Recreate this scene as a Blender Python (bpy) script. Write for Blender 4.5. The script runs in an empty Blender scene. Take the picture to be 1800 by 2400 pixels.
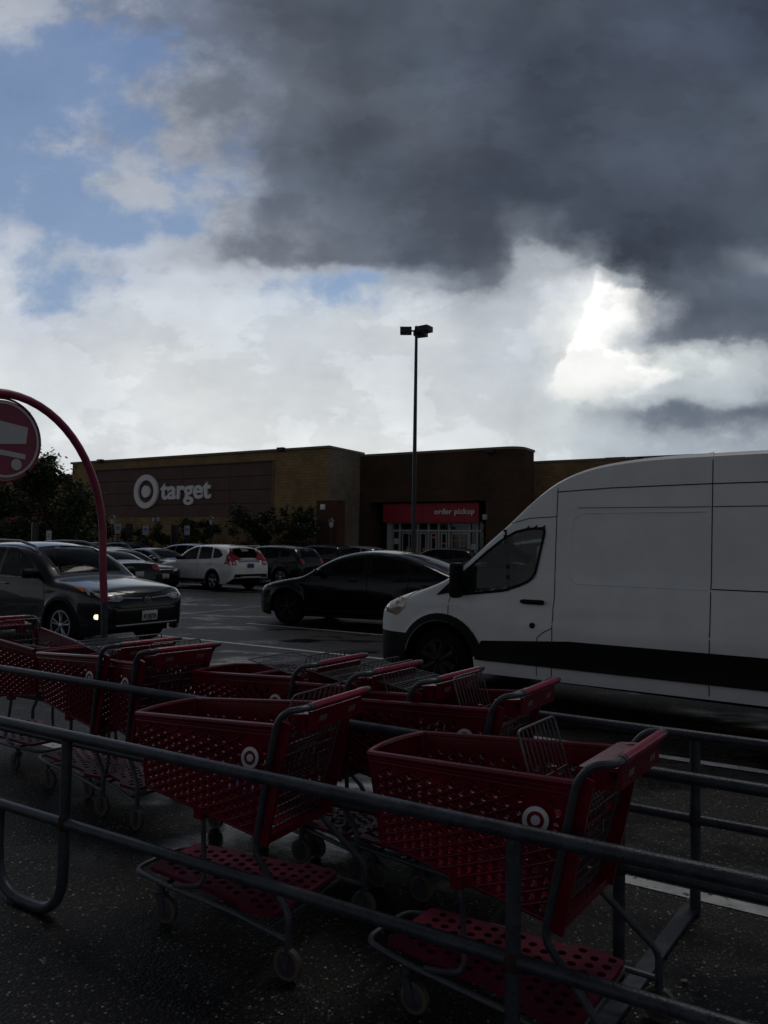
import bpy, bmesh, math, random
from math import radians, sin, cos, pi, sqrt, atan2
from mathutils import Vector, Matrix
from mathutils.bvhtree import BVHTree
from mathutils.geometry import delaunay_2d_cdt
random.seed(7)
SC = bpy.context.scene
COL = SC.collection
V = Vector

# ------------------------------------------------------------------ camera
cd = bpy.data.cameras.new('camera'); cam = bpy.data.objects.new('camera', cd); COL.objects.link(cam)
cd.sensor_fit = 'HORIZONTAL'; cd.sensor_width = 36; cd.lens = 36.0
cd.clip_start = 0.05; cd.clip_end = 3000
cam.matrix_world = Matrix.Translation((0, 0, 1.7)) @ Matrix.Rotation(pi/2 + radians(2.49), 4, 'X') @ Matrix.Rotation(radians(.9), 4, 'Z')
SC.camera = cam
SC.view_settings.view_transform = 'Standard'; SC.view_settings.look = 'None'
SC.view_settings.exposure = 0.0; SC.view_settings.gamma = 1.0
SC.render.engine = 'CYCLES'

# ------------------------------------------------------------------ node helper
class NT:
    def __init__(s, tree): s.t = tree; s.n = tree.nodes; s.l = tree.links
    def node(s, typ, **kw):
        n = s.n.new(typ)
        for k, v in kw.items():
            if k.startswith('in_'):
                key = k[3:]
                n.inputs[int(key) if key.isdigit() else key].default_value = v
            else: setattr(n, k, v)
        return n
    def set(s, sock, v):
        if hasattr(v, 'is_output') or isinstance(v, bpy.types.NodeSocket): s.l.new(v, sock)
        else: sock.default_value = v
    def m(s, op, a, b=0.0, c=0.0, clamp=False):
        n = s.n.new('ShaderNodeMath'); n.operation = op; n.use_clamp = clamp
        s.set(n.inputs[0], a); s.set(n.inputs[1], b)
        if len(n.inputs) > 2: s.set(n.inputs[2], c)
        return n.outputs[0]
    def mix(s, f, a, b):
        n = s.n.new('ShaderNodeMix'); n.data_type = 'RGBA'
        s.set(n.inputs[0], f); s.set(n.inputs[6], a); s.set(n.inputs[7], b)
        return n.outputs[2]
    def sstep(s, x, a, b):
        n = s.n.new('ShaderNodeMapRange'); n.interpolation_type = 'SMOOTHSTEP'
        s.set(n.inputs[0], x); n.inputs[1].default_value = a; n.inputs[2].default_value = b
        return n.outputs[0]
    def noise(s, vec, scale, detail=4, rough=.55, lac=2.0):
        n = s.n.new('ShaderNodeTexNoise'); s.l.new(vec, n.inputs['Vector'])
        n.inputs['Scale'].default_value = scale; n.inputs['Detail'].default_value = detail
        n.inputs['Roughness'].default_value = rough; n.inputs['Lacunarity'].default_value = lac
        return n
    def ramp(s, x, stops, interp='LINEAR'):
        n = s.n.new('ShaderNodeValToRGB'); s.set(n.inputs[0], x)
        cr = n.color_ramp; cr.interpolation = interp
        while len(cr.elements) < len(stops): cr.elements.new(.5)
        for e, (p, c) in zip(cr.elements, stops): e.position = p; e.color = c if len(c) == 4 else (*c, 1)
        return n
def lin(c):
    return tuple(((v/255)/12.92 if v/255 <= .04045 else ((v/255+.055)/1.055)**2.4) for v in c)

# ------------------------------------------------------------------ world: broken storm cloud over blue sky
SUN_AZ, SUN_EL = radians(32), radians(62)      # behind the dark cloud, ahead and to the right
W = bpy.data.worlds.new('World'); SC.world = W; W.use_nodes = True
t = NT(W.node_tree); t.n.clear()
bg = t.node('ShaderNodeBackground'); out = t.node('ShaderNodeOutputWorld'); t.l.new(bg.outputs[0], out.inputs[0])
sky = t.node('ShaderNodeTexSky', sky_type='NISHITA'); sky.sun_disc = False
sky.sun_elevation = SUN_EL; sky.sun_rotation = SUN_AZ; sky.air_density = 1.2; sky.dust_density = .5; sky.ozone_density = 2.0
tc = t.node('ShaderNodeTexCoord'); D = tc.outputs['Generated']
sp = t.node('ShaderNodeSeparateXYZ'); t.l.new(D, sp.inputs[0])
X, Y, Z = sp.outputs
Yc = t.m('MAXIMUM', Y, .22)
u0 = t.m('DIVIDE', X, Yc); v0 = t.m('DIVIDE', Z, Yc)
# warp the layout with cloud noise
cmb = t.node('ShaderNodeCombineXYZ'); t.l.new(u0, cmb.inputs[0]); t.l.new(t.m('MULTIPLY', v0, 1.25), cmb.inputs[1])
UV = cmb.outputs[0]
nA = t.noise(UV, 6.0, 5, .58); nB = t.noise(UV, 17.0, 7, .62)
sa = t.node('ShaderNodeSeparateXYZ'); t.l.new(nA.outputs['Color'], sa.inputs[0])
sb = t.node('ShaderNodeSeparateXYZ'); t.l.new(nB.outputs['Color'], sb.inputs[0])
def warp(base, a, b, ka, kb):
    return t.m('ADD', t.m('ADD', base, t.m('MULTIPLY', t.m('SUBTRACT', a, .5), ka)), t.m('MULTIPLY', t.m('SUBTRACT', b, .5), kb))
u = warp(u0, sa.outputs[0], sb.outputs[0], .085, .05)
v = warp(v0, sa.outputs[1], sb.outputs[1], .07, .038)
XS = [0, 100, 200, 300, 400, 500, 600, 750, 900, 1050, 1130, 1200, 1270, 1350, 1420, 1500, 1650]
B = 'b'   # marks blue (no cloud)
ROWS = [
 (0,   [(150,158,172),(138,150,172),(122,134,160),(115,126,148),(104,113,132),(96,104,118),(84,91,104),(73,81,93),(77,84,97),(74,81,93),(72,79,92),(70,78,90),(68,76,89),(66,74,88),(64,72,86),(62,70,84),(56,64,78)], [.9,.8,.75,.9,1,1,1,1,1,1,1,1,1,1,1,1,1]),
 (90,  [(150,160,180),(140,152,178),(120,136,168),(118,132,162),(112,124,146),(103,112,128),(88,95,107),(80,88,100),(74,82,95),(68,75,89),(66,73,87),(66,73,87),(65,72,86),(64,71,85),(64,71,85),(63,70,84),(60,68,82)], [.45,.15,.15,.4,.8,1,1,1,1,1,1,1,1,1,1,1,1]),
 (190, [(140,152,178),(135,148,175),(130,145,172),(126,136,156),(122,130,145),(113,121,136),(92,99,111),(84,91,102),(82,90,102),(74,81,94),(69,76,89),(66,73,86),(66,73,86),(66,73,86),(67,74,87),(68,76,89),(72,80,93)], [.2,.12,.12,.6,.95,.9,1,1,1,1,1,1,1,1,1,1,1]),
 (290, [(150,160,182),(148,156,174),(140,148,166),(135,143,160),(128,136,152),(116,126,146),(94,101,114),(72,79,91),(84,91,103),(72,79,92),(69,76,89),(67,74,87),(68,75,88),(68,76,89),(69,77,90),(72,80,94),(78,86,99)], [.35,.6,.6,.35,.75,.65,1,1,1,1,1,1,1,1,1,1,1]),
 (390, [(150,165,190),(150,163,188),(155,165,182),(160,168,182),(150,158,174),(126,138,160),(102,111,126),(84,92,105),(72,79,91),(64,71,84),(63,70,83),(63,70,83),(63,70,83),(64,71,84),(65,72,85),(67,74,87),(72,80,93)], [.12,.15,.45,.8,.4,.5,1,1,1,1,1,1,1,1,1,1,1]),
 (470, [(160,172,195),(155,168,192),(155,168,190),(158,166,182),(150,160,176),(126,134,150),(110,118,132),(92,99,111),(78,85,97),(74,81,94),(104,112,124),(88,96,108),(66,73,86),(62,69,82),(62,69,82),(63,70,83),(72,80,93)], [.2,.2,.25,.45,.35,.75,1,1,1,1,1,1,1,1,1,1,1]),
 (540, [(190,198,212),(170,182,202),(170,182,200),(172,180,196),(150,158,172),(124,131,144),(118,125,138),(98,105,117),(72,79,91),(84,91,103),(150,158,168),(160,166,174),(130,138,148),(64,71,84),(64,71,84),(72,80,93),(104,112,124)], [.75,.5,.6,.8,.85,1,1,1,1,1,1,1,1,1,1,1,1]),
 (600, [(198,205,216),(180,190,208),(185,194,210),(192,200,212),(190,197,207),(180,187,198),(178,188,203),(172,184,203),(140,149,163),(112,120,132),(160,168,178),(195,201,208),(228,231,233),(150,157,166),(84,92,105),(86,94,107),(84,92,105)], [.7,.25,.45,.85,1,1,.7,.25,.7,1,1,1,1,1,1,1,1]),
 (655, [(205,211,220),(182,192,210),(196,204,214),(205,211,218),(205,211,218),(204,210,217),(196,205,215),(190,200,214),(202,208,215),(182,190,199),(188,195,203),(208,212,216),(238,240,238),(240,241,238),(130,138,150),(82,90,103),(80,88,101)], [.7,.3,.7,1,1,1,.8,.5,1,1,1,1,1,1,1,1,1]),
 (710, [(205,211,219),(196,202,212),(203,208,216),(206,212,219),(208,214,220),(206,213,219),(203,210,217),(205,211,217),(210,215,219),(196,203,210),(196,203,210),(215,219,221),(248,248,244),(200,205,208),(120,128,141),(96,104,118),(88,96,110)], [1]*17),
 (770, [(208,213,219),(203,208,214),(206,211,217),(214,218,221),(212,217,220),(208,214,219),(206,212,217),(207,213,218),(206,212,217),(198,205,212),(192,200,207),(214,218,219),(246,246,242),(236,238,235),(214,219,219),(205,212,213),(170,179,185)], [1]*17),
 (835, [(215,219,221),(205,210,215),(207,212,217),(219,222,224),(216,220,222),(212,217,220),(210,215,219),(212,217,220),(208,214,218),(204,210,215),(200,207,212),(232,235,233),(224,228,226),(205,212,213),(190,199,204),(176,186,192),(150,160,170)], [1]*17),
 (885, [(218,222,224),(208,213,218),(210,215,219),(216,220,223),(221,225,226),(216,220,223),(213,218,221),(213,218,221),(212,217,220),(208,214,218),(204,210,215),(206,213,216),(165,175,183),(132,142,155),(118,128,142),(108,118,132),(100,110,124)], [1]*17),
 (960, [(222,226,228),(220,224,226),(218,222,225),(220,224,226),(224,227,229),(226,229,230),(226,229,230),(224,228,229),(222,226,228),(216,221,223),(212,218,220),(206,213,217),(192,201,208),(176,186,195),(162,173,183),(150,161,172),(136,147,160)], [1]*17),
 (1100,[(222,225,227)]*7+[(222,225,227)]*3+[(214,219,222)]*2+[(195,203,209)]*2+[(165,175,185)]*3, [1]*17),
]
ux = t.m('MULTIPLY_ADD', u, 1/1.02, .5)
prev = prevA = None; pv = None
for (py, cols, al) in ROWS:
    stops = []
    for px, c, a in zip(XS, cols, al):
        l = lin(c); stops.append((max(0, min(1, ((px-829.5)/1659)/1.02 + .5)), (l[0], l[1], l[2], a)))
    r = t.ramp(ux, stops, 'EASE')
    vr = (1178-py)/1659
    if prev is None: prev, prevA = r.outputs[0], r.outputs[1]
    else:
        f = t.sstep(v, pv, vr)
        prev = t.mix(f, prev, r.outputs[0])
        mm = t.node('ShaderNodeMix'); t.l.new(f, mm.inputs[0]); t.l.new(prevA, mm.inputs[2]); t.l.new(r.outputs[1], mm.inputs[3]); prevA = mm.outputs[0]
    pv = vr
# sunlit cumulus tower with a crisp left edge in front of the dark deck
v1 = warp(v0, sa.outputs[1], sb.outputs[1], .024, .034); u1 = warp(u0, sa.outputs[0], sb.outputs[0], .024, .044)
def edge(tab):
    st = sorted((max(0, min(1, (1178-y)/1659/.5)), (x-829.5)/1659) for y, x in tab)
    return t.ramp(t.m('MULTIPLY', v1, 2.0), [(a, (b, b, b)) for a, b in st], 'EASE').outputs[0]
eL = edge([(540, 1292), (600, 1272), (640, 1256), (700, 1240), (745, 1222), (790, 1192), (840, 1172), (870, 1180)])
eR = edge([(540, 1290), (585, 1325), (615, 1410), (650, 1392), (700, 1352), (730, 1345), (755, 1420), (800, 1500), (835, 1440), (862, 1300), (875, 1180)])
mk_ = t.m('MULTIPLY', t.sstep(t.m('SUBTRACT', u1, eL), .0, .007), t.sstep(t.m('SUBTRACT', eR, u1), .0, .040))
mk_ = t.m('MULTIPLY', mk_, t.m('MULTIPLY', t.sstep(v1, .185, .245), t.sstep(v1, .385, .350)))
# billow modulation + wispy coverage
cm2 = t.node('ShaderNodeCombineXYZ'); t.l.new(u0, cm2.inputs[0]); t.l.new(t.m('MULTIPLY', v0, 1.6), cm2.inputs[1])
nC = t.noise(cm2.outputs[0], 13.0, 8, .55); nD = t.noise(UV, 7.5, 9, .58); nF = t.noise(cm2.outputs[0], 9.0, 9, .6)
rid = t.m('ABSOLUTE', t.m('SUBTRACT', nF.outputs[0], .5))
# push the half tones apart with noise: ragged, partly crisp cloud borders
lum = t.node('ShaderNodeRGBToBW'); t.l.new(prev, lum.inputs[0])
tt = t.m('DIVIDE', t.m('SUBTRACT', lum.outputs[0], .07), .60)
nG = t.noise(UV, 11.0, 10, .60)
ed_ = t.sstep(t.m('ADD', tt, t.m('MULTIPLY', t.m('SUBTRACT', nG.outputs[0], .5), 1.1)), .10, .46)
two = t.mix(ed_, (.085, .096, .118, 1), (.60, .63, .66, 1))
midm = t.m('MULTIPLY', t.m('MULTIPLY', t.sstep(tt, .04, .28), t.sstep(tt, .98, .62)), .26)
prev = t.mix(midm, prev, two)
nH = t.noise(UV, 3.6, 6, .5)
dk = t.sstep(tt, .35, .05)
mod = t.m('ADD', t.m('MULTIPLY', t.m('SUBTRACT', nC.outputs[0], .5), .30), t.m('MULTIPLY', t.m('SUBTRACT', nD.outputs[0], .5), .40))
mod = t.m('ADD', mod, t.m('MULTIPLY', t.m('MULTIPLY', t.m('SUBTRACT', nH.outputs[0], .44), dk), 1.7))
nI = t.noise(cm2.outputs[0], 5.0, 9, .58)
mod = t.m('ADD', mod, t.m('MULTIPLY', t.m('SUBTRACT', t.sstep(nI.outputs[0], .49, .53), .5), .10))
mod = t.m('ADD', mod, 1.0)
prev = t.mix(t.m('MULTIPLY', mk_, .92), prev, (1.02, 1.02, 1.0, 1))
vm = t.node('ShaderNodeVectorMath', operation='SCALE'); t.l.new(prev, vm.inputs[0]); t.l.new(mod, vm.inputs['Scale'])
cloud = vm.outputs[0]
sk = t.node('ShaderNodeVectorMath', operation='MULTIPLY'); t.l.new(sky.outputs[0], sk.inputs[0]); sk.inputs[1].default_value = (.081, .081, .084)
cov = t.m('ADD', prevA, t.m('MULTIPLY', t.m('MULTIPLY', t.m('SUBTRACT', nG.outputs[0], .5), 1.7), t.sstep(prevA, 1.0, .85)))
covm = t.m('ADD', t.m('MULTIPLY', t.sstep(cov, .25, .75), .83), .17)
front = t.mix(covm, sk.outputs[0], cloud)
# the rest of the sky: heavy grey cloud deck behind the camera, lighter towards its horizon
nE = t.noise(D, 2.2, 7, .6)
back = t.ramp(t.m('ADD', Z, t.m('MULTIPLY', t.m('SUBTRACT', nE.outputs[0], .5), .5)),
              [(0, (.26, .27, .285)), (.22, (.17, .18, .20)), (.5, (.042, .047, .058)), (1, (.026, .03, .038))], 'EASE')
fb = t.sstep(t.m('ADD', Y, t.m('MULTIPLY', t.m('SUBTRACT', nE.outputs[0], .5), .15)), .30, .62)
fb = t.m('MULTIPLY', fb, t.sstep(Z, .88, .68))
final = t.mix(fb, back.outputs[0], front)
t.l.new(final, bg.inputs[0]); bg.inputs[1].default_value = 1.0
W.cycles.sampling_method = 'MANUAL'; W.cycles.sample_map_resolution = 512

sd = bpy.data.lights.new('sun', 'SUN'); sun = bpy.data.objects.new('sun', sd); COL.objects.link(sun)
sd.energy = .5; sd.angle = radians(20); sd.color = (1, .95, .88)
sdir = V((sin(SUN_AZ)*cos(SUN_EL), cos(SUN_AZ)*cos(SUN_EL), sin(SUN_EL)))
sun.rotation_euler = sdir.to_track_quat('Z', 'Y').to_euler()

# ------------------------------------------------------------------ materials
MATS = {}
def pmat(name, col, rough=.5, metal=0, var=.12, vscale=8, bump=0, bscale=60, coat=0, spec=.5, speck=None, emit=None, rvar=0, trans=None):
    if name in MATS: return MATS[name]
    m = bpy.data.materials.new(name); m.use_nodes = True; MATS[name] = m
    T = NT(m.node_tree); b = T.n['Principled BSDF']
    co = T.node('ShaderNodeTexCoord').outputs['Object']
    n = T.noise(co, vscale, 5, .6)
    f = T.sstep(n.outputs[0], .3, .7)
    a = tuple(c*(1-var) for c in col) + (1,); c2 = tuple(min(1, c*(1+var)) for c in col) + (1,)
    cc = T.mix(f, a, c2)
    if speck:   # (colour, scale, threshold)
        n3 = T.noise(co, speck[1], 4, .65)
        cc = T.mix(T.sstep(n3.outputs[0], speck[2], speck[2]+.05), cc, (*speck[0], 1))
    T.l.new(cc, b.inputs['Base Color'])
    b.inputs['Roughness'].default_value = rough; b.inputs['Metallic'].default_value = metal
    if rvar: T.l.new(T.m('MULTIPLY_ADD', n.outputs[0], rvar*2, rough-rvar), b.inputs['Roughness'])
    b.inputs['Specular IOR Level'].default_value = spec
    if coat: b.inputs['Coat Weight'].default_value = coat; b.inputs['Coat Roughness'].default_value = .04
    if bump:
        n2 = T.noise(co, bscale, 3, .6); bp = T.node('ShaderNodeBump'); bp.inputs['Strength'].default_value = bump; bp.inputs['Distance'].default_value = .004
        T.l.new(n2.outputs[0], bp.inputs['Height']); T.l.new(bp.outputs[0], b.inputs['Normal'])
    if emit: b.inputs['Emission Color'].default_value = (*emit[0], 1); b.inputs['Emission Strength'].default_value = emit[1]
    return m
def glassmat(name, tint=(.35, .4, .4), refl=1.0):
    m = bpy.data.materials.new(name); m.use_nodes = True; T = NT(m.node_tree); T.n.clear()
    o = T.node('ShaderNodeOutputMaterial'); tr = T.node('ShaderNodeBsdfTransparent'); tr.inputs[0].default_value = (*tint, 1)
    gl = T.node('ShaderNodeBsdfGlossy'); gl.inputs['Roughness'].default_value = .03; gl.inputs[0].default_value = (refl, refl, refl, 1)
    fr = T.node('ShaderNodeFresnel'); fr.inputs[0].default_value = 1.5
    co = T.node('ShaderNodeTexCoord').outputs['Object']; n = T.noise(co, 240, 2, .5)
    bp = T.node('ShaderNodeBump'); bp.inputs['Strength'].default_value = .06; bp.inputs['Distance'].default_value = .002
    T.l.new(T.sstep(n.outputs[0], .6, .7), bp.inputs['Height']); T.l.new(bp.outputs[0], gl.inputs['Normal'])
    mx = T.node('ShaderNodeMixShader'); T.l.new(fr.outputs[0], mx.inputs[0]); T.l.new(tr.outputs[0], mx.inputs[1]); T.l.new(gl.outputs[0], mx.inputs[2])
    T.l.new(mx.outputs[0], o.inputs[0]); return m
def wallmat(name, c1, c2, mortar, bw=.4, bh=.2, bump=.3, stain=.45):
    m = bpy.data.materials.new(name); m.use_nodes = True; T = NT(m.node_tree); b = T.n['Principled BSDF']
    co = T.node('ShaderNodeTexCoord').outputs['Object']
    s = T.node('ShaderNodeSeparateXYZ'); T.l.new(co, s.inputs[0])
    hx = T.m('ADD', s.outputs[0], s.outputs[1]); c = T.node('ShaderNodeCombineXYZ'); T.l.new(hx, c.inputs[0]); T.l.new(s.outputs[2], c.inputs[1])
    br = T.node('ShaderNodeTexBrick'); T.l.new(c.outputs[0], br.inputs['Vector'])
    br.inputs['Scale'].default_value = 1; br.inputs['Brick Width'].default_value = bw; br.inputs['Row Height'].default_value = bh
    br.inputs['Mortar Size'].default_value = .012; br.inputs['Color1'].default_value = (*c1, 1); br.inputs['Color2'].default_value = (*c2, 1); br.inputs['Mortar'].default_value = (*mortar, 1)
    n = T.noise(co, .5, 6, .65)
    sc = T.m('MULTIPLY_ADD', T.sstep(n.outputs[0], .3, .7), stain, 1-stain/2)
    vm = T.node('ShaderNodeVectorMath', operation='SCALE'); T.l.new(br.outputs[0], vm.inputs[0]); T.l.new(sc, vm.inputs['Scale'])
    T.l.new(vm.outputs[0], b.inputs['Base Color']); b.inputs['Roughness'].default_value = .85; b.inputs['Specular IOR Level'].default_value = .2
    bp = T.node('ShaderNodeBump'); bp.inputs['Strength'].default_value = bump; bp.inputs['Distance'].default_value = .01; bp.invert = True
    T.l.new(br.outputs['Fac'], bp.inputs['Height']); T.l.new(bp.outputs[0], b.inputs['Normal'])
    return m
def asphaltmat():
    m = bpy.data.materials.new('wet_asphalt'); m.use_nodes = True; T = NT(m.node_tree); b = T.n['Principled BSDF']
    co = T.node('ShaderNodeTexCoord').outputs['Object']
    vo = T.node('ShaderNodeTexVoronoi'); T.l.new(co, vo.inputs['Vector']); vo.inputs['Scale'].default_value = 82
    sv = T.node('ShaderNodeSeparateXYZ'); T.l.new(vo.outputs['Color'], sv.inputs[0])
    stone = T.ramp(sv.outputs[0], [(0, (.002, .002, .0025)), (.35, (.005, .005, .006)), (.50, (.013, .012, .011)), (.66, (.030, .025, .020)), (.80, (.070, .057, .042)), (.91, (.14, .13, .12)), (.975, (.36, .34, .31))], 'CONSTANT').outputs[0]
    edge_ = T.sstep(vo.outputs['Distance'], .62, .30)
    base = T.mix(edge_, (.003, .003, .0035, 1), stone)
    mp = T.node('ShaderNodeMapping'); T.l.new(co, mp.inputs[0]); mp.inputs['Rotation'].default_value = (0, 0, radians(-59)); mp.inputs['Scale'].default_value = (.35, 1, 1); mp.inputs['Location'].default_value = (3.1, 7.7, 0)
    big = T.noise(mp.outputs[0], .55, 6, .6); med = T.noise(co, 1.7, 5, .6)      # puddled and drier patches
    wet = T.sstep(T.m('ADD', big.outputs[0], T.m('MULTIPLY', T.m('SUBTRACT', med.outputs[0], .5), .30)), .50, .63)
    base = T.mix(T.m('MULTIPLY', wet, .5), base, (.004, .004, .005, 1))
    T.l.new(base, b.inputs['Base Color'])
    T.l.new(T.m('MULTIPLY_ADD', wet, -.42, .60), b.inputs['Roughness'])
    b.inputs['Specular IOR Level'].default_value = .25
    h = T.m('ADD', T.m('MULTIPLY', T.m('SUBTRACT', 1.0, vo.outputs['Distance']), T.m('MULTIPLY_ADD', wet, -.7, 1.0)), T.m('MULTIPLY', med.outputs[0], .6))
    bp = T.node('ShaderNodeBump'); T.l.new(T.m('MULTIPLY_ADD', wet, -.8, 1.0), bp.inputs['Strength']); bp.inputs['Distance'].default_value = .005
    T.l.new(h, bp.inputs['Height']); T.l.new(bp.outputs[0], b.inputs['Normal'])
    return m
def leafmat(name, c1, c2):
    m = bpy.data.materials.new(name); m.use_nodes = True; T = NT(m.node_tree); b = T.n['Principled BSDF']
    co = T.node('ShaderNodeTexCoord').outputs['Object']; n = T.noise(co, 3.0, 4, .6)
    T.l.new(T.mix(T.sstep(n.outputs[0], .35, .65), (*c1, 1), (*c2, 1)), b.inputs['Base Color'])
    b.inputs['Roughness'].default_value = .6; b.inputs['Specular IOR Level'].default_value = .25
    return m
M_red = pmat('red_plastic', (.135, .0018, .014), .24, var=.2, vscale=5, speck=((.045, .001, .005), 22, .64), bump=.25, bscale=90, spec=.42)
M_redgrip = pmat('red_grip', (.26, .006, .038), .2, var=.10, bump=.2, bscale=200, spec=.5)
M_tube = pmat('grey_tube', (.055, .062, .075), .42, metal=.2, var=.2, vscale=30, bump=.25, bscale=220, speck=((.05, .045, .04), 90, .66))
M_wire = pmat('steel_wire', (.10, .105, .115), .42, metal=.45, var=.2, vscale=40)
M_rail = pmat('galvanised_rail', (.038, .046, .061), .36, metal=.1, var=.35, vscale=14, bump=.6, bscale=130, speck=((.008, .007, .008), 60, .62), rvar=.12, spec=.4)
M_rust = pmat('rusty_weld', (.030, .015, .010), .8, var=.4, vscale=60, bump=.6)
M_white = pmat('white_decal', (.80, .80, .80), .5, var=.05)
M_decalred = pmat('decal_red', (.20, .004, .018), .5, var=.05)
M_black = pmat('black_plastic', (.0045, .0045, .006), .55, var=.2, vscale=20, spec=.18)
M_rub = pmat('tyre_rubber', (.006, .006, .006), .8, var=.3, vscale=20, spec=.15)
M_tread = pmat('pale_caster_tread', (.085, .08, .06), .6, var=.2, vscale=40)
M_dkpur = pmat('caster_hub', (.05, .03, .05), .5, var=.3)
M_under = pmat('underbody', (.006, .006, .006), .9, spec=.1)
M_int = pmat('cabin_trim', (.035, .034, .034), .8, var=.2)
M_rim = pmat('alloy_rim', (.42, .43, .45), .3, metal=.8, var=.1)
M_rimd = pmat('dark_rim', (.02, .02, .022), .35, metal=.5, var=.1)
M_chrome = pmat('chrome', (.6, .6, .62), .12, metal=1, var=.03)
M_lens = pmat('headlight_lens', (.45, .47, .50), .15, metal=.4, var=.6, vscale=14, coat=1)
M_rlens = pmat('tail_lens', (.30, .012, .02), .15, var=.4, vscale=16, coat=.7)
M_amber = pmat('amber_lens', (.5, .16, .03), .2, var=.3, coat=.5)
M_seam = pmat('panel_gap', (.004, .004, .004), .9, spec=.05)
M_plate = pmat('plate_white', (.55, .55, .54), .5, var=.06)
M_platet = pmat('plate_text', (.03, .03, .04), .6)
M_glass = glassmat('car_glass', (.20, .25, .25), .35); M_glassd = glassmat('tinted_glass', (.06, .065, .07), .4); M_glassv = glassmat('van_glass', (.62, .70, .67), .7)
M_wallglass = pmat('shop_glass', (.012, .014, .016), .06, var=.3, vscale=.8)
M_tan = wallmat('tan_block', (.34, .235, .115), (.27, .18, .088), (.19, .135, .07))
M_brown = wallmat('brown_block', (.10, .06, .040), (.078, .047, .032), (.055, .036, .027), .3, .1)
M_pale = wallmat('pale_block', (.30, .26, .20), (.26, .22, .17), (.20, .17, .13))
M_panel = pmat('brown_sign_panel', (.135, .083, .064), .75, var=.12, vscale=.7, bump=.05)
M_redpanel = pmat('red_fascia', (.36, .010, .030), .5, var=.06, vscale=1)
M_redbrick = wallmat('red_brick', (.13, .045, .03), (.10, .035, .025), (.09, .07, .06), .22, .075)
M_cap = pmat('parapet_cap', (.20, .16, .11), .6, var=.1)
M_letter = pmat('sign_letter_white', (.90, .90, .90), .45, var=.02)
M_alu = pmat('white_door_frame', (.42, .43, .43), .45, var=.05)
M_bark = pmat('bark', (.05, .042, .035), .9, var=.4, vscale=12, bump=.6)
M_leafA = leafmat('dark_leaves', (.018, .030, .012), (.05, .075, .025))
M_leafB = leafmat('myrtle_leaves', (.016, .026, .012), (.04, .06, .022))
M_flower = pmat('pale_blossom', (.5, .45, .45), .7)
M_straw = pmat('dry_grass', (.32, .22, .10), .8, var=.3, vscale=6)
M_paint = pmat('road_paint', (.42, .43, .44), .6, var=.25, vscale=9, speck=((.03, .03, .03), 26, .60), bump=.3, bscale=120)
M_kerb = pmat('kerb_concrete', (.16, .155, .145), .8, var=.2, vscale=3, bump=.2)
M_ground = asphaltmat()
M_pole = pmat('dark_pole', (.022, .022, .025), .45, var=.2)
M_skin = pmat('skin', (.42, .24, .17), .55, var=.06)
M_cloth = pmat('dark_cloth', (.03, .03, .045), .9, var=.2)
M_clothb = pmat('pale_shirt', (.35, .38, .45), .9, var=.1)
M_hair = pmat('brown_hair', (.03, .018, .01), .6, var=.3, vscale=50)
M_pink = pmat('pink_red_pole', (.26, .030, .072), .42, var=.12, vscale=4, bump=.1)
M_signface = pmat('sign_face_red', (.25, .024, .062), .45, var=.08, vscale=3)
M_signwhite = pmat('sign_white', (.55, .55, .57), .5, var=.05)
M_blue = pmat('sign_blue', (.03, .10, .32), .5, var=.05)
def paint(name, col, metal=.3, rough=.35, coat=.6, spec=.35, speck=None): return pmat('paint_' + name, col, rough, metal=metal, var=.06, vscale=2, coat=coat, spec=spec, speck=speck)

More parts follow.
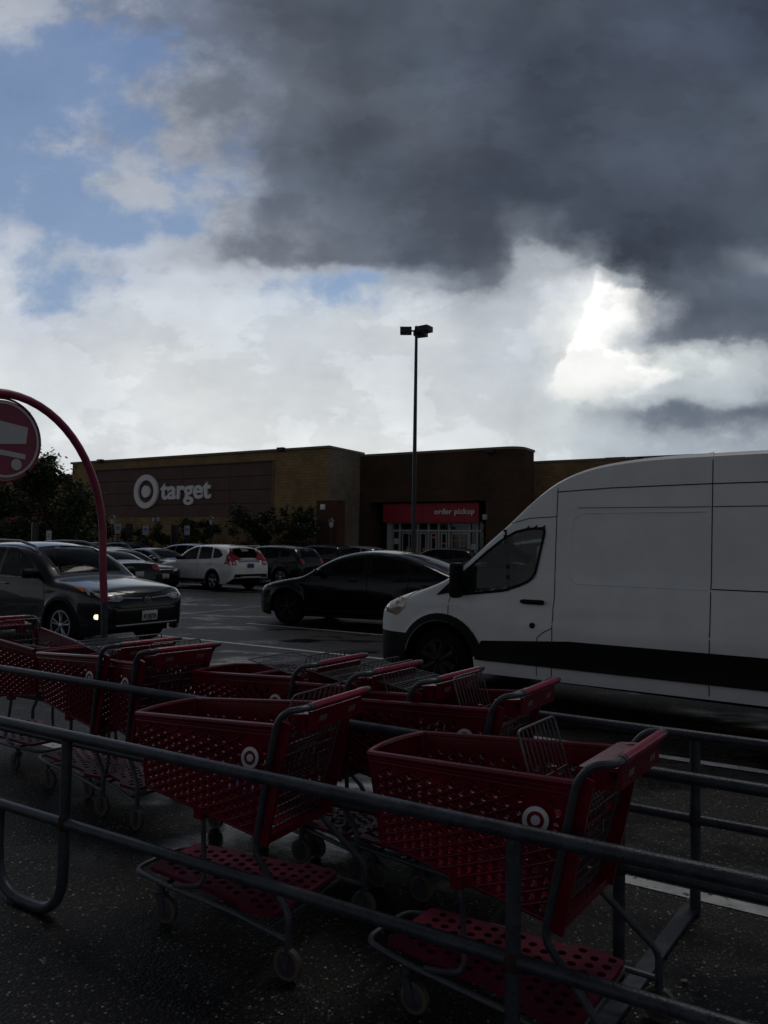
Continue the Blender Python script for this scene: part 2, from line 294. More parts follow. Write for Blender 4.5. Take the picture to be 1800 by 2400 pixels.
# ------------------------------------------------------------------ mesh helpers
class MB:
    def __init__(s): s.v = []; s.f = []
    def add(s, vs, fs):
        o = len(s.v); s.v += [tuple(v) for v in vs]; s.f += [tuple(i+o for i in f) for f in fs]; return s
    def box(s, c, d, rot=None):
        x, y, z = d[0]/2, d[1]/2, d[2]/2
        vs = [V((sx*x, sy*y, sz*z)) for sx in (-1, 1) for sy in (-1, 1) for sz in (-1, 1)]
        if rot is not None: vs = [rot @ v for v in vs]
        c = V(c)
        return s.add([v+c for v in vs], [(0, 1, 3, 2), (4, 6, 7, 5), (0, 4, 5, 1), (2, 3, 7, 6), (0, 2, 6, 4), (1, 5, 7, 3)])
    def tube(s, pts, r, seg=8, closed=False, cap=True):
        pts = [V(p) for p in pts]; n = len(pts); rings = []
        up = None; rr = r if isinstance(r, (list, tuple)) else [r]*n
        for i in range(n):
            if closed: d = pts[(i+1) % n]-pts[i-1]
            else: d = (pts[min(i+1, n-1)]-pts[max(i-1, 0)])
            if d.length < 1e-9: d = V((0, 0, 1))
            d.normalize()
            if up is None: up = V((0, 0, 1)) if abs(d.z) < .9 else V((1, 0, 0))
            a = d.cross(up)
            if a.length < 1e-4: a = d.cross(V((1, 0, .3)))
            a.normalize(); b = a.cross(d).normalized(); up = b
            rings.append([pts[i] + (a*cos(2*pi*k/seg)+b*sin(2*pi*k/seg))*rr[i] for k in range(seg)])
        vs = [p for ring in rings for p in ring]; fs = []
        for i in range(n if closed else n-1):
            j = (i+1) % n
            for k in range(seg):
                k2 = (k+1) % seg
                fs.append((i*seg+k, i*seg+k2, j*seg+k2, j*seg+k))
        if cap and not closed:
            fs.append(tuple(range(seg))[::-1]); fs.append(tuple((n-1)*seg+k for k in range(seg)))
        return s.add(vs, fs)
    def lathe(s, prof, seg=20, axis='z', c=(0, 0, 0)):   # prof: (radius, height)
        c = V(c); vs = []; fs = []
        for r, h in prof:
            for k in range(seg):
                a = 2*pi*k/seg; p = (r*cos(a), r*sin(a), h)
                if axis == 'y': p = (p[0], p[2], p[1])
                elif axis == 'x': p = (p[2], p[0], p[1])
                vs.append(V(p)+c)
        for i in range(len(prof)-1):
            for k in range(seg):
                k2 = (k+1) % seg; fs.append((i*seg+k, i*seg+k2, (i+1)*seg+k2, (i+1)*seg+k))
        fs.append(tuple(range(seg))[::-1]); fs.append(tuple((len(prof)-1)*seg+k for k in range(seg)))
        return s.add(vs, fs)
    def build(s, name, mat, parent=None, smooth=True, angle=35, bevel=0):
        me = bpy.data.meshes.new(name); me.from_pydata(s.v, [], s.f); me.validate()
        if bevel:
            bm = bmesh.new(); bm.from_mesh(me); bmesh.ops.remove_doubles(bm, verts=bm.verts, dist=1e-5)
            bmesh.ops.bevel(bm, geom=list(bm.edges), offset=bevel, segments=2, affect='EDGES', profile=.5); bm.to_mesh(me); bm.free()
        bm = bmesh.new(); bm.from_mesh(me); bmesh.ops.recalc_face_normals(bm, faces=bm.faces); bm.to_mesh(me); bm.free()
        if smooth:
            me.polygons.foreach_set('use_smooth', [True]*len(me.polygons)); me.set_sharp_from_angle(angle=radians(angle))
        me.materials.append(mat); o = bpy.data.objects.new(name, me); COL.objects.link(o)
        if parent: o.parent = parent
        return o
def fillet(pts, r, n=5):
    pts = [V(p) for p in pts]; out = [pts[0]]
    for i in range(1, len(pts)-1):
        a, b, c = pts[i-1], pts[i], pts[i+1]
        d1 = (a-b); d2 = (c-b); rr = min(r, d1.length*.48, d2.length*.48)
        p1 = b+d1.normalized()*rr; p2 = b+d2.normalized()*rr
        for k in range(n+1):
            q = k/n; out.append(p1*(1-q)**2+b*2*q*(1-q)+p2*q*q)
    out.append(pts[-1]); return out
def empty(name, loc=(0, 0, 0), rz=0):
    o = bpy.data.objects.new(name, None); COL.objects.link(o); o.location = loc; o.rotation_euler = (0, 0, rz); o.empty_display_size = .2; return o
def tag(o, label=None, cat=None, group=None, kind=None):
    if label: o['label'] = label
    if cat: o['category'] = cat
    if group: o['group'] = group
    if kind: o['kind'] = kind
    return o
def children(o): return [c for c in bpy.data.objects if c.parent == o]
KIDS = {}
def copy_tree(o, parent=None, kids=None):
    if kids is None:
        kids = {}
        for c in bpy.data.objects:
            if c.parent: kids.setdefault(c.parent.name, []).append(c)
    c = o.copy(); COL.objects.link(c)
    if parent: c.parent = parent
    for ch in kids.get(o.name, []): copy_tree(ch, c, kids)
    return c
def inpoly(x, y, poly):
    r = False; j = len(poly)-1
    for i in range(len(poly)):
        xi, yi = poly[i][0], poly[i][1]; xj, yj = poly[j][0], poly[j][1]
        if (yi > y) != (yj > y) and x < (xj-xi)*(y-yi)/(yj-yi)+xi: r = not r
        j = i
    return r
def edgedist(x, y, poly):
    d = 1e9; p = V((x, y))
    for i in range(len(poly)):
        a = V(poly[i][:2]); b = V(poly[(i+1) % len(poly)][:2]); ab = b-a
        t_ = max(0, min(1, (p-a).dot(ab)/max(ab.length_squared, 1e-12))); d = min(d, (p-(a+ab*t_)).length)
    return d
def roundpoly(poly, r, n=3):
    m = len(poly); out = []
    for i in range(m):
        a, b, c = V(poly[i-1]), V(poly[i]), V(poly[(i+1) % m])
        d1, d2 = a-b, c-b; rr = min(r, d1.length*.4, d2.length*.4)
        p1 = b+d1.normalized()*rr; p2 = b+d2.normalized()*rr
        for k in range(n+1):
            q = k/n; out.append(tuple(p1*(1-q)**2+b*2*q*(1-q)+p2*q*q))
    return out
def inset(poly, d):
    c = sum((V(p) for p in poly), V((0, 0)))/len(poly); m = len(poly)
    area = sum(poly[i][0]*poly[(i+1) % m][1]-poly[(i+1) % m][0]*poly[i][1] for i in range(m))
    sg = 1 if area > 0 else -1; out = []
    for i in range(m):
        a, b, c_ = V(poly[i-1]), V(poly[i]), V(poly[(i+1) % m])
        e1 = (b-a).normalized(); e2 = (c_-b).normalized()
        n1 = V((-e1.y, e1.x))*sg; n2 = V((-e2.y, e2.x))*sg
        nn = (n1+n2)
        if nn.length < 1e-6: nn = n1
        nn.normalize(); k = d/max(.5, nn.dot(n1)); out.append(tuple(b+nn*k))
    return out
def cdt(outer, holes=(), grid=None, keepin=True):
    """2-D triangulation of a polygon with polygon holes; returns (verts, tris)"""
    vs = []; es = []
    def loop(p):
        o = len(vs)
        for q in p: vs.append(V(q[:2]))
        for i in range(len(p)): es.append((o+i, o+(i+1) % len(p)))
    loop(outer)
    for h in holes: loop(h)
    if grid:
        xs = [p[0] for p in outer]; ys = [p[1] for p in outer]
        x = min(xs)+grid*.5
        while x < max(xs):
            y = min(ys)+grid*.5
            while y < max(ys):
                if inpoly(x, y, outer) and edgedist(x, y, outer) > grid*.35 and all(not inpoly(x, y, h) and edgedist(x, y, h) > grid*.3 for h in holes): vs.append(V((x, y)))
                y += grid
            x += grid
    r = delaunay_2d_cdt(vs, es, [], 0, 1e-6)
    ov, of = r[0], r[2]; keep = []
    hb = [(min(p[0] for p in h), max(p[0] for p in h), min(p[1] for p in h), max(p[1] for p in h), h) for h in holes]
    for f in of:
        cx = sum(ov[i].x for i in f)/len(f); cy = sum(ov[i].y for i in f)/len(f)
        if not inpoly(cx, cy, outer): continue
        if any(b[0] < cx < b[1] and b[2] < cy < b[3] and inpoly(cx, cy, b[4]) for b in hb): continue
        keep.append(tuple(f))
    return ov, keep
def plate(mb, outer, holes, fn, th, grid=None):
    """plate with real thickness and holes; fn maps (u,v,w) to 3-D"""
    ov, fs = cdt(outer, holes, grid); n = len(ov); cnt = {}
    vs = [fn(p.x, p.y, 0) for p in ov]+[fn(p.x, p.y, th) for p in ov]
    out = list(fs)+[tuple(i+n for i in f[::-1]) for f in fs]
    for f in fs:
        for i in range(len(f)):
            e = (f[i], f[(i+1) % len(f)]); k = tuple(sorted(e)); cnt.setdefault(k, []).append(e)
    for k, l in cnt.items():
        if len(l) == 1: a, b = l[0]; out.append((b, a, a+n, b+n))
    mb.add(vs, out); return mb
def circ(x, y, r, n=10, ry=None): return [(x+r*cos(2*pi*k/n), y+(ry or r)*sin(2*pi*k/n)) for k in range(n)]
def interp(tab, x):
    if x <= tab[0][0]: return tab[0][1]
    for (a, b), (c, d) in zip(tab, tab[1:]):
        if x <= c: q = (x-a)/(c-a) if c > a else 0; return b+(d-b)*q
    return tab[-1][1]
def smoothtab(tab):  # catmull-rom resample
    out = []
    for i in range(len(tab)-1):
        p0 = tab[max(i-1, 0)]; p1 = tab[i]; p2 = tab[i+1]; p3 = tab[min(i+2, len(tab)-1)]
        m1 = (p2[1]-p0[1])/max(1e-6, p2[0]-p0[0])*(p2[0]-p1[0]); m2 = (p3[1]-p1[1])/max(1e-6, p3[0]-p1[0])*(p2[0]-p1[0])
        s1 = (p2[1]-p1[1]); 
        if abs(m1) > 3*abs(s1): m1 = 3*s1 if m1*s1 > 0 else 0
        if abs(m2) > 3*abs(s1): m2 = 3*s1 if m2*s1 > 0 else 0
        for k in range(5):
            q = k/5; h = (2*q**3-3*q**2+1)*p1[1]+(q**3-2*q**2+q)*m1+(-2*q**3+3*q**2)*p2[1]+(q**3-q**2)*m2
            out.append((p1[0]+(p2[0]-p1[0])*q, h))
    out.append(tab[-1]); return out
def textmesh(txt, size, name, mat, parent=None, extrude=.01, bold=0.0, squeeze=1.0, align='CENTER'):
    c = bpy.data.curves.new('txt', 'FONT'); c.body = txt; c.size = size; c.extrude = extrude; c.offset = bold; c.align_x = align; c.space_character = squeeze
    c.resolution_u = 4
    o = bpy.data.objects.new('txt', c); COL.objects.link(o); bpy.context.view_layer.update()
    me = bpy.data.meshes.new_from_object(o.evaluated_get(bpy.context.evaluated_depsgraph_get()))
    bpy.data.objects.remove(o); bpy.data.curves.remove(c); me.name = name
    me.materials.clear(); me.materials.append(mat); ob = bpy.data.objects.new(name, me); COL.objects.link(ob)
    if parent: ob.parent = parent
    return ob

SX, SY = cos(radians(31)), -sin(radians(31))      # S: along stalls / shop front;  N: away from the corral towards the shop
def SN(s, n, z=0): return V((s*SX + n*-SY, s*SY + n*SX, z))
YAW_S = radians(-31)
# ------------------------------------------------------------------ ground and markings
g = MB(); R_ = 900
g.add([(-R_, -R_, 0), (R_, -R_, 0), (R_, R_, 0), (-R_, R_, 0)], [(0, 1, 2, 3)])
tag(g.build('ground', M_ground, smooth=False), kind='structure')
def stripe(name, s0, s1, n0, n1, w=.11, z=.004):
    m = MB(); d = (SN(s1, n1)-SN(s0, n0)); d.normalize(); p = V((-d.y, d.x, 0))*w/2
    a = SN(s0, n0, z); b = SN(s1, n1, z); k = 14; vs = []; fs = []
    for i in range(k+1):
        q = a+(b-a)*i/k; j = random.uniform(.9, 1.08); vs += [q-p*j, q+p*j]
        if i: fs.append((2*i-2, 2*i-1, 2*i+1, 2*i))
    m.add(vs, fs); return tag(m.build(name, M_paint, smooth=False), kind='structure')
for n in (4.13, 6.69, 9.95, 12.57): stripe('painted_line', -10.9 if n > 9 else -6.5, -.0+.6*(n < 5), n, n-.02)
for k in range(7):
    n = 14.6+2.72*k; stripe('painted_line', -24.5, -19.0, n, n)
    if k < 4: stripe('painted_line', -6.0, -.5, n+.6, n+.6)
# tarred repair seams / shallow gutter across the lane
m = MB()
for (s0, n0, s1, n1, w) in ((-16.2, 12, -16.35, 33, .20), (-13.4, 11, -13.9, 30, .12)):
    a, b = SN(s0, n0, .004), SN(s1, n1, .004); d = (b-a).normalized(); p = V((-d.y, d.x, 0)); vs = []; fs = []
    for i in range(41):
        q = a+(b-a)*i/40+p*random.uniform(-.06, .06); j = w*random.uniform(.6, 1.3); vs += [q-p*j/2, q+p*j/2]
        if i: fs.append((2*i-2, 2*i-1, 2*i+1, 2*i))
    m.add(vs, fs)
tag(m.build('tar_seam', pmat('tar', (.006, .006, .007), .35, var=.2, bump=.3, bscale=30), smooth=False), kind='structure')

# pavement with kerb in front of the shop
m = MB()
def sbox(mb, s0, s1, n0, n1, z0, z1):
    c = [SN(s0, n0), SN(s1, n0), SN(s1, n1), SN(s0, n1)]
    return mb.add([(p.x, p.y, z0) for p in c]+[(p.x, p.y, z1) for p in c], [(0, 3, 2, 1), (4, 5, 6, 7), (0, 1, 5, 4), (1, 2, 6, 5), (2, 3, 7, 6), (3, 0, 4, 7)])
sbox(m, -75, 12, 37.15, 48, .006, .15)
tag(m.build('pavement', M_kerb, smooth=False), kind='structure')
m = MB(); sbox(m, -75, 12, 37.0, 37.147, .002, .165)
tag(m.build('kerb', M_kerb, smooth=False), kind='structure')

# ------------------------------------------------------------------ the shop
# shop space: +x along the front to the right, -y towards the camera, origin at the near right corner of the tall front
def unproj(px, py, n):      # shop measurements: picture point on the plane n = const  -> (s, z)
    mt = cam.matrix_world.to_3x3(); r = mt @ V(((px-829.5)/1659, -(py-1106)/1659, -1)); rn = r.x*-SY+r.y*SX
    q = V((0, 0, 1.7))+r*(n/rn); return q.x*SX+q.y*SY, q.z
NF = 41.05
s1, ztop = unproj(712, 968, NF); s0, _ = unproj(157, 1003, NF)
ORG = SN(s1, NF)
shop = empty('store_building', ORG, YAW_S)
tag(shop, 'large low store of tan and brown block with a brown sign panel', 'store')
def L(px, py, dn=0):        # picture point on plane NF+dn -> shop local (x, z)
    s, z = unproj(px, py, NF+dn); return s-s1, z
def bb(name, x0, x1, y0, y1, z0, z1, mat, parent=shop, bevel=0):
    m = MB().box(((x0+x1)/2, (y0+y1)/2, (z0+z1)/2), (x1-x0, y1-y0, z1-z0)); return m.build(name, mat, parent, smooth=False, bevel=bevel)
xl = s0-s1; ZT = ztop
# tall front with a shallow recess framed around the sign panel
px0, _ = L(205, 1050); px1, _ = L(588, 1050); _, pzt = L(588, 996); _, pzb = L(588, 1116)
bb('wall', xl, px0, 0, 4.0, 0, ZT, M_tan); bb('wall', px1, -.01, 0, 4.0, 0, ZT, M_tan)
bb('wall', px0, px1, .0, 4.0, 0, pzb, M_tan); bb('wall', px0, px1, 0, 4.0, pzt, ZT, M_tan)
pan = bb('sign_panel', px0+.003, px1-.003, .10, .5, pzb+.002, pzt-.002, M_panel)
hh = (pzt-pzb)/4
m = MB()
for k in range(1, 4): m.box(((px0+px1)/2, .098, pzb+hh*k), (px1-px0-.02, .02, .045))
for k in (1, 2, 3): m.box((px0+(px1-px0)*(.02+k*.255), .099, (pzb+pzt)/2), (.03, .012, pzt-pzb-.03))
m.build('panel_joints', pmat('joint', (.03, .02, .018), .9), pan, smooth=False)
m = MB(); m.box(((px0+px1)/2, -.03, pzt+.05), (px1-px0+.3, .1, .1)); m.box((px1+.07, -.03, (pzt+pzb)/2), (.14, .06, pzt-pzb)); m.build('panel_trim', pmat('trim', (.16, .12, .09), .7), pan, smooth=False)
m = MB(); m.box(((xl)/2, 2.0, ZT+.08), (-xl+.2, 4.3, .16)); m.build('parapet_cap', M_cap, shop, smooth=False)
# return wall coloured paler to stand in for brighter light, on the right end of the tall front
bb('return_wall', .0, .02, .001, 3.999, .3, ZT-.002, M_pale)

# link wall then the brown pick-up block
DP = 3.7
xa, zb_ = L(763, 988, DP); xb, _ = L(1093, 975, DP)
bb('wall', .02, xa-.01, 4.3, 6, 0, zb_-.35, M_tan)
bb('string_course', .03, xa-.02, 4.24, 4.31, zb_-2.7, zb_-2.5, pmat('rust_band', (.12, .03, .02), .7))
ex0, _ = L(797, 1100, DP); ex1, _ = L(1049, 1100, DP); _, ezt = L(930, 1083, DP)
rx0, _ = L(828, 1100, DP+.6); rx1, _ = L(1034, 1100, DP+.6); _, rzt = L(930, 1087, DP+.6); _, rzb = L(930, 1128.5, DP+.6)
bb('wall', xa, ex0, DP, DP+6, 0, zb_, M_brown); bb('wall', ex1, xb, DP, DP+2.4, 0, zb_, M_brown)
bb('wall', ex0, ex1, DP, DP+6, ezt, zb_, M_brown)
# rounded corner
m = MB(); rr = .95; prof = []
for k in range(13):
    a = -pi/2+pi/2*k/12; prof.append((xb+rr*cos(a), DP+rr+rr*sin(a)))
prof += [(xb+rr, DP+2.4), (xb, DP+2.4)]
n = len(prof); m.add([(x, y, 0) for x, y in prof]+[(x, y, zb_) for x, y in prof], [tuple(range(n))[::-1], tuple(range(n, 2*n))]+[(i, (i+1) % n, n+(i+1) % n, n+i) for i in range(n)])
m.build('curved_wall', M_brown, shop, smooth=True, angle=30)
m = MB()
pc = [(xa-.06, DP-.06), (xb, DP-.06)]+[(xb+(rr+.06)*cos(-pi/2+pi/2*k/12), DP+rr+(rr+.06)*sin(-pi/2+pi/2*k/12)) for k in range(1, 13)]+[(xb+rr+.06, DP+2.45), (xb-1, DP+2.45), (xb-1, DP+6.1), (xa-.06, DP+6.1)]
n = len(pc); m.add([(x, y, zb_+.002) for x, y in pc]+[(x, y, zb_+.16) for x, y in pc], [tuple(range(n))[::-1], tuple(range(n, 2*n))]+[(i, (i+1) % n, n+(i+1) % n, n+i) for i in range(n)])
m.build('parapet_cap', M_cap, shop, smooth=False)
bb('roof_deck', xl+.5, xb-1.1, 6.2, 30, 5.0, ZT-.9, M_under)
# entrance recess
dx0, _ = L(842, 1150, DP+1.4); dx1, _ = L(1044, 1150, DP+1.4)
bb('recess_back', ex0, rx0+.9, DP+5.0, DP+5.3, 0, ezt, M_brown)
bb('recess_back', dx0-.1, ex1+.2, DP+2.2, DP+2.5, 0, ezt, M_brown)
bb('recess_wall', rx0+.6, rx0+.9, DP+1.9, DP+5, 0, ezt, M_brown)
bb('plinth', xa+.1, ex0+1.8, DP-.5, DP-.02, 0, 1.25, M_pale)
ent = bb('red_fascia', rx0, rx1, DP+.6, DP+.9, rzb, rzt, M_redpanel)
for k in range(1, 7): MB().box((rx0+(rx1-rx0)*k/7, DP+.597, (rzb+rzt)/2), (.025, .012, rzt-rzb-.02)).build('fascia_joint', pmat('joint_red', (.15, .01, .02), .8), ent, smooth=False)
# glazed doorway
yd = DP+1.4; _, zf = L(930, 1130, yd); _, ztr = L(930, 1146.5, yd)
fr = MB()
W_ = dx1-dx0
posts = [0, .045, .125, .165, .31, .425, .53, .645, .665, .855, .945, 1.0]
bb('pier', dx0-.05, dx0+W_*.045, yd-.3, yd+.5, 0, rzb-.01, M_alu)
for q in (.118, .318, .435, .545, .655, .865, .945): fr.box((dx0+W_*q, yd, zf/2), (.13, .16, zf))
fr.box((dx0+W_*.52, yd-.004, zf+.04), (W_*.95, .17, .16)); fr.box((dx0+W_*.52, yd-.004, ztr), (W_*.95, .17, .14)); fr.box((dx0+W_*.52, yd-.004, .1), (W_*.95, .17, .2))
fr.build('door_frame', M_alu, shop, smooth=False)
for q0, q1 in ((.33, .422), (.448, .532), (.558, .642), (.135, .30), (.67, .855)):
    d = MB(); x0, x1 = dx0+W_*q0+.07, dx0+W_*q1-.07; zt = ztr-.12
    if q1-q0 < .1:
        for xx in (x0+.04, x1-.04): d.box((xx, yd-.02, zt/2+.1), (.09, .06, zt-.2))
        d.box(((x0+x1)/2, yd-.023, zt-.05), (x1-x0, .06, .1)); d.box(((x0+x1)/2, yd-.023, .35), (x1-x0, .06, .3)); d.box(((x0+x1)/2, yd-.05, 1.05), (x1-x0-.15, .04, .05))
    else:
        for qq in (0, .5, 1): d.box((x0+(x1-x0)*qq, yd+.03, zt/2+.1), (.06, .05, zt-.2))
        d.box(((x0+x1)/2, yd+.027, zt-.05), (x1-x0, .05, .08))
    d.build('door', M_alu, shop, smooth=False)
bb('shop_window', dx0+W_*.045, dx1, yd+.05, yd+.07, .2, zf, M_wallglass)
# dim lit goods inside seen through the doors: a back-lit red shelf front and lamps
for q, z, w, h in ((.48, 2.3, .5, .12), (.61, 1.9, .7, .09), (.39, 1.5, .35, .10), (.74, 2.1, .9, .05), (.80, 1.75, .5, .05), (.61, 1.35, .6, .05)): MB().box((dx0+W_*q, yd+.04, z), (w, .012, h)).build('lit_display', pmat('lit_display', (.3, .05, .02), .6, emit=((1, .35, .12), .02)), shop, smooth=False)
for q, z in ((.075, 2.0), (.09, 1.2), (.90, 1.7), (.91, 1.3)): MB().box((dx0+W_*q, yd+.035, z), (.35, .012, .38)).build('notice', M_plate, shop, smooth=False)
# right wing, set back
DR = 9.0
xr0 = xb-.3; _, zr = L(1230, 998, DR)
bb('wall', xr0, xr0+40, DR, DR+2, 0, zr, M_tan); bb('parapet_cap', xr0, xr0+40, DR-.06, DR+2.05, zr+.002, zr+.16, M_cap)
bb('string_course', xr0, xr0+40, DR-.05, DR-.001, zr-2.7, zr-2.45, pmat('rust_band', (.12, .03, .02), .7))
m = MB().box((L(1333, 985, DR+3)[0], DR+3, zr+.1), (1.3, 1.2, .75)); m.build('roof_unit', M_cap, shop, smooth=False)
# left wing with the other entrance
DL = 1.2
_, zl = L(60, 1033, DL); lx0, _ = L(14, 1110, DL-.2); lx1, _ = L(104, 1110, DL-.2); _, lzt = L(40, 1101, DL-.2); _, lzb = L(40, 1132, DL-.2)
bb('wall', xl-45, lx0-.6, DL, DL+3, 0, zl, M_brown); bb('wall', lx1+1.6, xl-.01, DL, DL+3, 0, zl, M_brown); bb('wall', lx0-.6, lx1+1.6, DL, DL+3, lzt+.1, zl, M_tan)
bb('parapet_cap', xl-45, xl-.01, DL-.06, DL+3, zl+.002, zl+.14, M_cap)
bb('red_fascia', lx0, lx1, DL-.2, DL+.3, lzb, lzt, M_redpanel)
bb('pier', lx0+.1, lx0+1.3, DL+.2, DL+.9, 0, lzb-.01, pmat('grey_pier', (.10, .10, .11), .8))
m = MB(); a, b = L(44, 1150, DL+.8)[0], L(78, 1150, DL+.8)[0]; yy = DL+.8; _, lh = L(50, 1139, yy); _, lm = L(50, 1146, yy)
for q in (0, .13, .62, 1): m.box((a+(b-a)*q, yy, lh/2), (.14, .14, lh))
m.box(((a+b)/2, yy-.003, lh), (b-a+.2, .15, .12)); m.box(((a+b)/2, yy-.003, lm), (b-a+.2, .15, .22)); m.build('door_frame', M_alu, shop, smooth=False)
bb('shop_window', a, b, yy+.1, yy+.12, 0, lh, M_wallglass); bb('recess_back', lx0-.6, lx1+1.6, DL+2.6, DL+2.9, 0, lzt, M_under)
# brick pier with a wall lamp and two wall fixtures
c0, cz = L(684, 1082, -.9); c1, _ = L(729, 1082, -.9)
m = MB().box(((c0+c1)/2, -.45, cz/2), (c1-c0, .9, cz)); m.build('brick_pier', M_redbrick, shop, smooth=False)
bb('pier_cap', c0-.06, c1+.06, -.96, .0, cz+.002, cz+.12, M_cap)
lx, lz = L(696, 1095, -1.05)
m = MB().box((lx, -.98, lz), (.32, .16, .34)); m.build('wall_lamp', M_letter, shop, bevel=.02)
lx, lz = L(747, 1110, 4.2); m = MB().box((lx, 4.2, lz), (.3, .16, .55)).box((lx-.02, 4.15, lz+.45), (.3, .25, .12)); m.build('wall_lamp', pmat('lampgrey', (.3, .3, .32), .5), shop)
lx, lz = L(1040, 1117, DP-.1); m = MB().box((lx+.25, DP-.12, lz), (.28, .2, .34)); m.build('wall_lamp', M_alu, shop, bevel=.02)
for px, py in ((332, 1123), (342, 1122)):
    lx, lz = L(px, py, -.15); m = MB().box((lx, -.1, lz), (.26, .2, .3)); m.build('wall_lamp', M_alu, shop, bevel=.02)
for px, py, dn in ((608, 971, -.1), (218, 996, -.1), (1060, 975, DP-.1)):
    lx, lz = L(px, py, dn); m = MB().box((lx, dn-.05, lz), (.55, .34, .26)).box((lx+.2, dn+.15, lz-.12), (.1, .3, .1)); m.build('roof_floodlight', M_pole, shop, bevel=.03)
dx, dz = L(748, 1160, 4.2); m = MB().box((dx, 4.22, 1.1), (1.1, .08, 2.2)); m.build('service_door', M_black, shop)
# bullseye and lettering on the brown panel
bx, bz = L(317, 1062, .0); _, bzt = L(317, 1025.5, 0); RB = bzt-bz
def bull(parent, R, depth, mat, seg=56, origin=(0, 0, 0)):
    m = MB(); o = V(origin)
    plate(m, circ(0, 0, R, seg), [circ(0, 0, R*.665, seg)], lambda a, b, w: V((a, -w, b))+o, depth)
    r = m.build('ring', mat, parent, smooth=False)
    m = MB(); plate(m, circ(0, 0, R*.355, 40), [], lambda a, b, w: V((a, -w, b))+o, depth); d = m.build('dot', mat, parent, smooth=False)
    return r, d
sg = empty('store_sign', shop.matrix_basis @ V((bx, .05, bz)), YAW_S)
tag(sg, 'white ring-and-dot emblem with lower case word on the brown front panel', 'sign', 'white lettering on the shop')
bull(sg, RB, .18, M_letter)
tx0, _ = L(347, 1062, 0); tx1, _ = L(456, 1062, 0); _, tzt = L(450, 1040, 0); _, tzb = L(380, 1077, 0)
o = textmesh('target', 1, 'lettering', M_letter, sg, extrude=.05, bold=.027, squeeze=1.0)
xs = [v.co.x for v in o.data.vertices]; ys = [v.co.y for v in o.data.vertices]
sc = (tx1-tx0)/(max(xs)-min(xs)); base = 0
_, zlow = L(405, 1088, 0); sy = (tzt-tzb)/(.72*1.0)
for v_ in o.data.vertices:
    x, y, z = v_.co; v_.co = ((x-min(xs))*sc+tx0-bx, .02-(z+.05)*1.3, y*(tzt-tzb)/max(ys)+tzb-bz)
# order pickup lettering
ox0, _ = L(940, 1107, DP+.6); ox1, _ = L(1026, 1107, DP+.6); _, ozt = L(980, 1098.5, DP+.6); _, ozb = L(980, 1110.5, DP+.6)
o = textmesh('order pickup', 1, 'pickup_lettering', M_letter, None, extrude=.04, bold=.008, squeeze=1.06)
xs = [v.co.x for v in o.data.vertices]; ys = [v.co.y for v in o.data.vertices]; sc = (ox1-ox0)/(max(xs)-min(xs))
for v_ in o.data.vertices:
    x, y, z = v_.co; v_.co = ((x-min(xs))*sc, -(z+.04)*1.2, y*(ozt-ozb)/max(ys))
o.location = shop.matrix_basis @ V((ox0, DP+.575, ozb)); o.rotation_euler = (0, 0, YAW_S)
tag(o, 'white words order pickup on the red fascia over the glass doors', 'sign', 'white lettering on the shop')

# ------------------------------------------------------------------ planting
def leafcloud(blobs, nleaf, size, seed, jitter=.5):
    rnd = random.Random(seed); m = MB(); vs = []; fs = []
    wts = [b[3]**2*b[4] for b in blobs]; tot = sum(wts)
    for (x, y, z, r, h), w in zip(blobs, wts):
        for _ in range(int(nleaf*w/tot)):
            d = V((rnd.gauss(0, 1), rnd.gauss(0, 1), rnd.gauss(0, 1))).normalized(); q = rnd.random()**.5*rnd.uniform(.7, 1.2)*(1 if rnd.random() < .8 else 1.45)
            p = V((x, y, z))+V((d.x*r, d.y*r, d.z*h))*q; s = size*rnd.uniform(.5, 1.3)
            a = V((rnd.gauss(0, 1), rnd.gauss(0, 1), rnd.gauss(0, .6))).normalized(); b = a.cross(V((rnd.gauss(0, 1), rnd.gauss(0, 1), rnd.gauss(0, 1)))).normalized()
            o = len(vs); vs += [p-a*s, p+b*s*.45, p+a*s, p-b*s*.45]; fs.append((o, o+1, o+2, o+3))
    m.add(vs, fs); return m
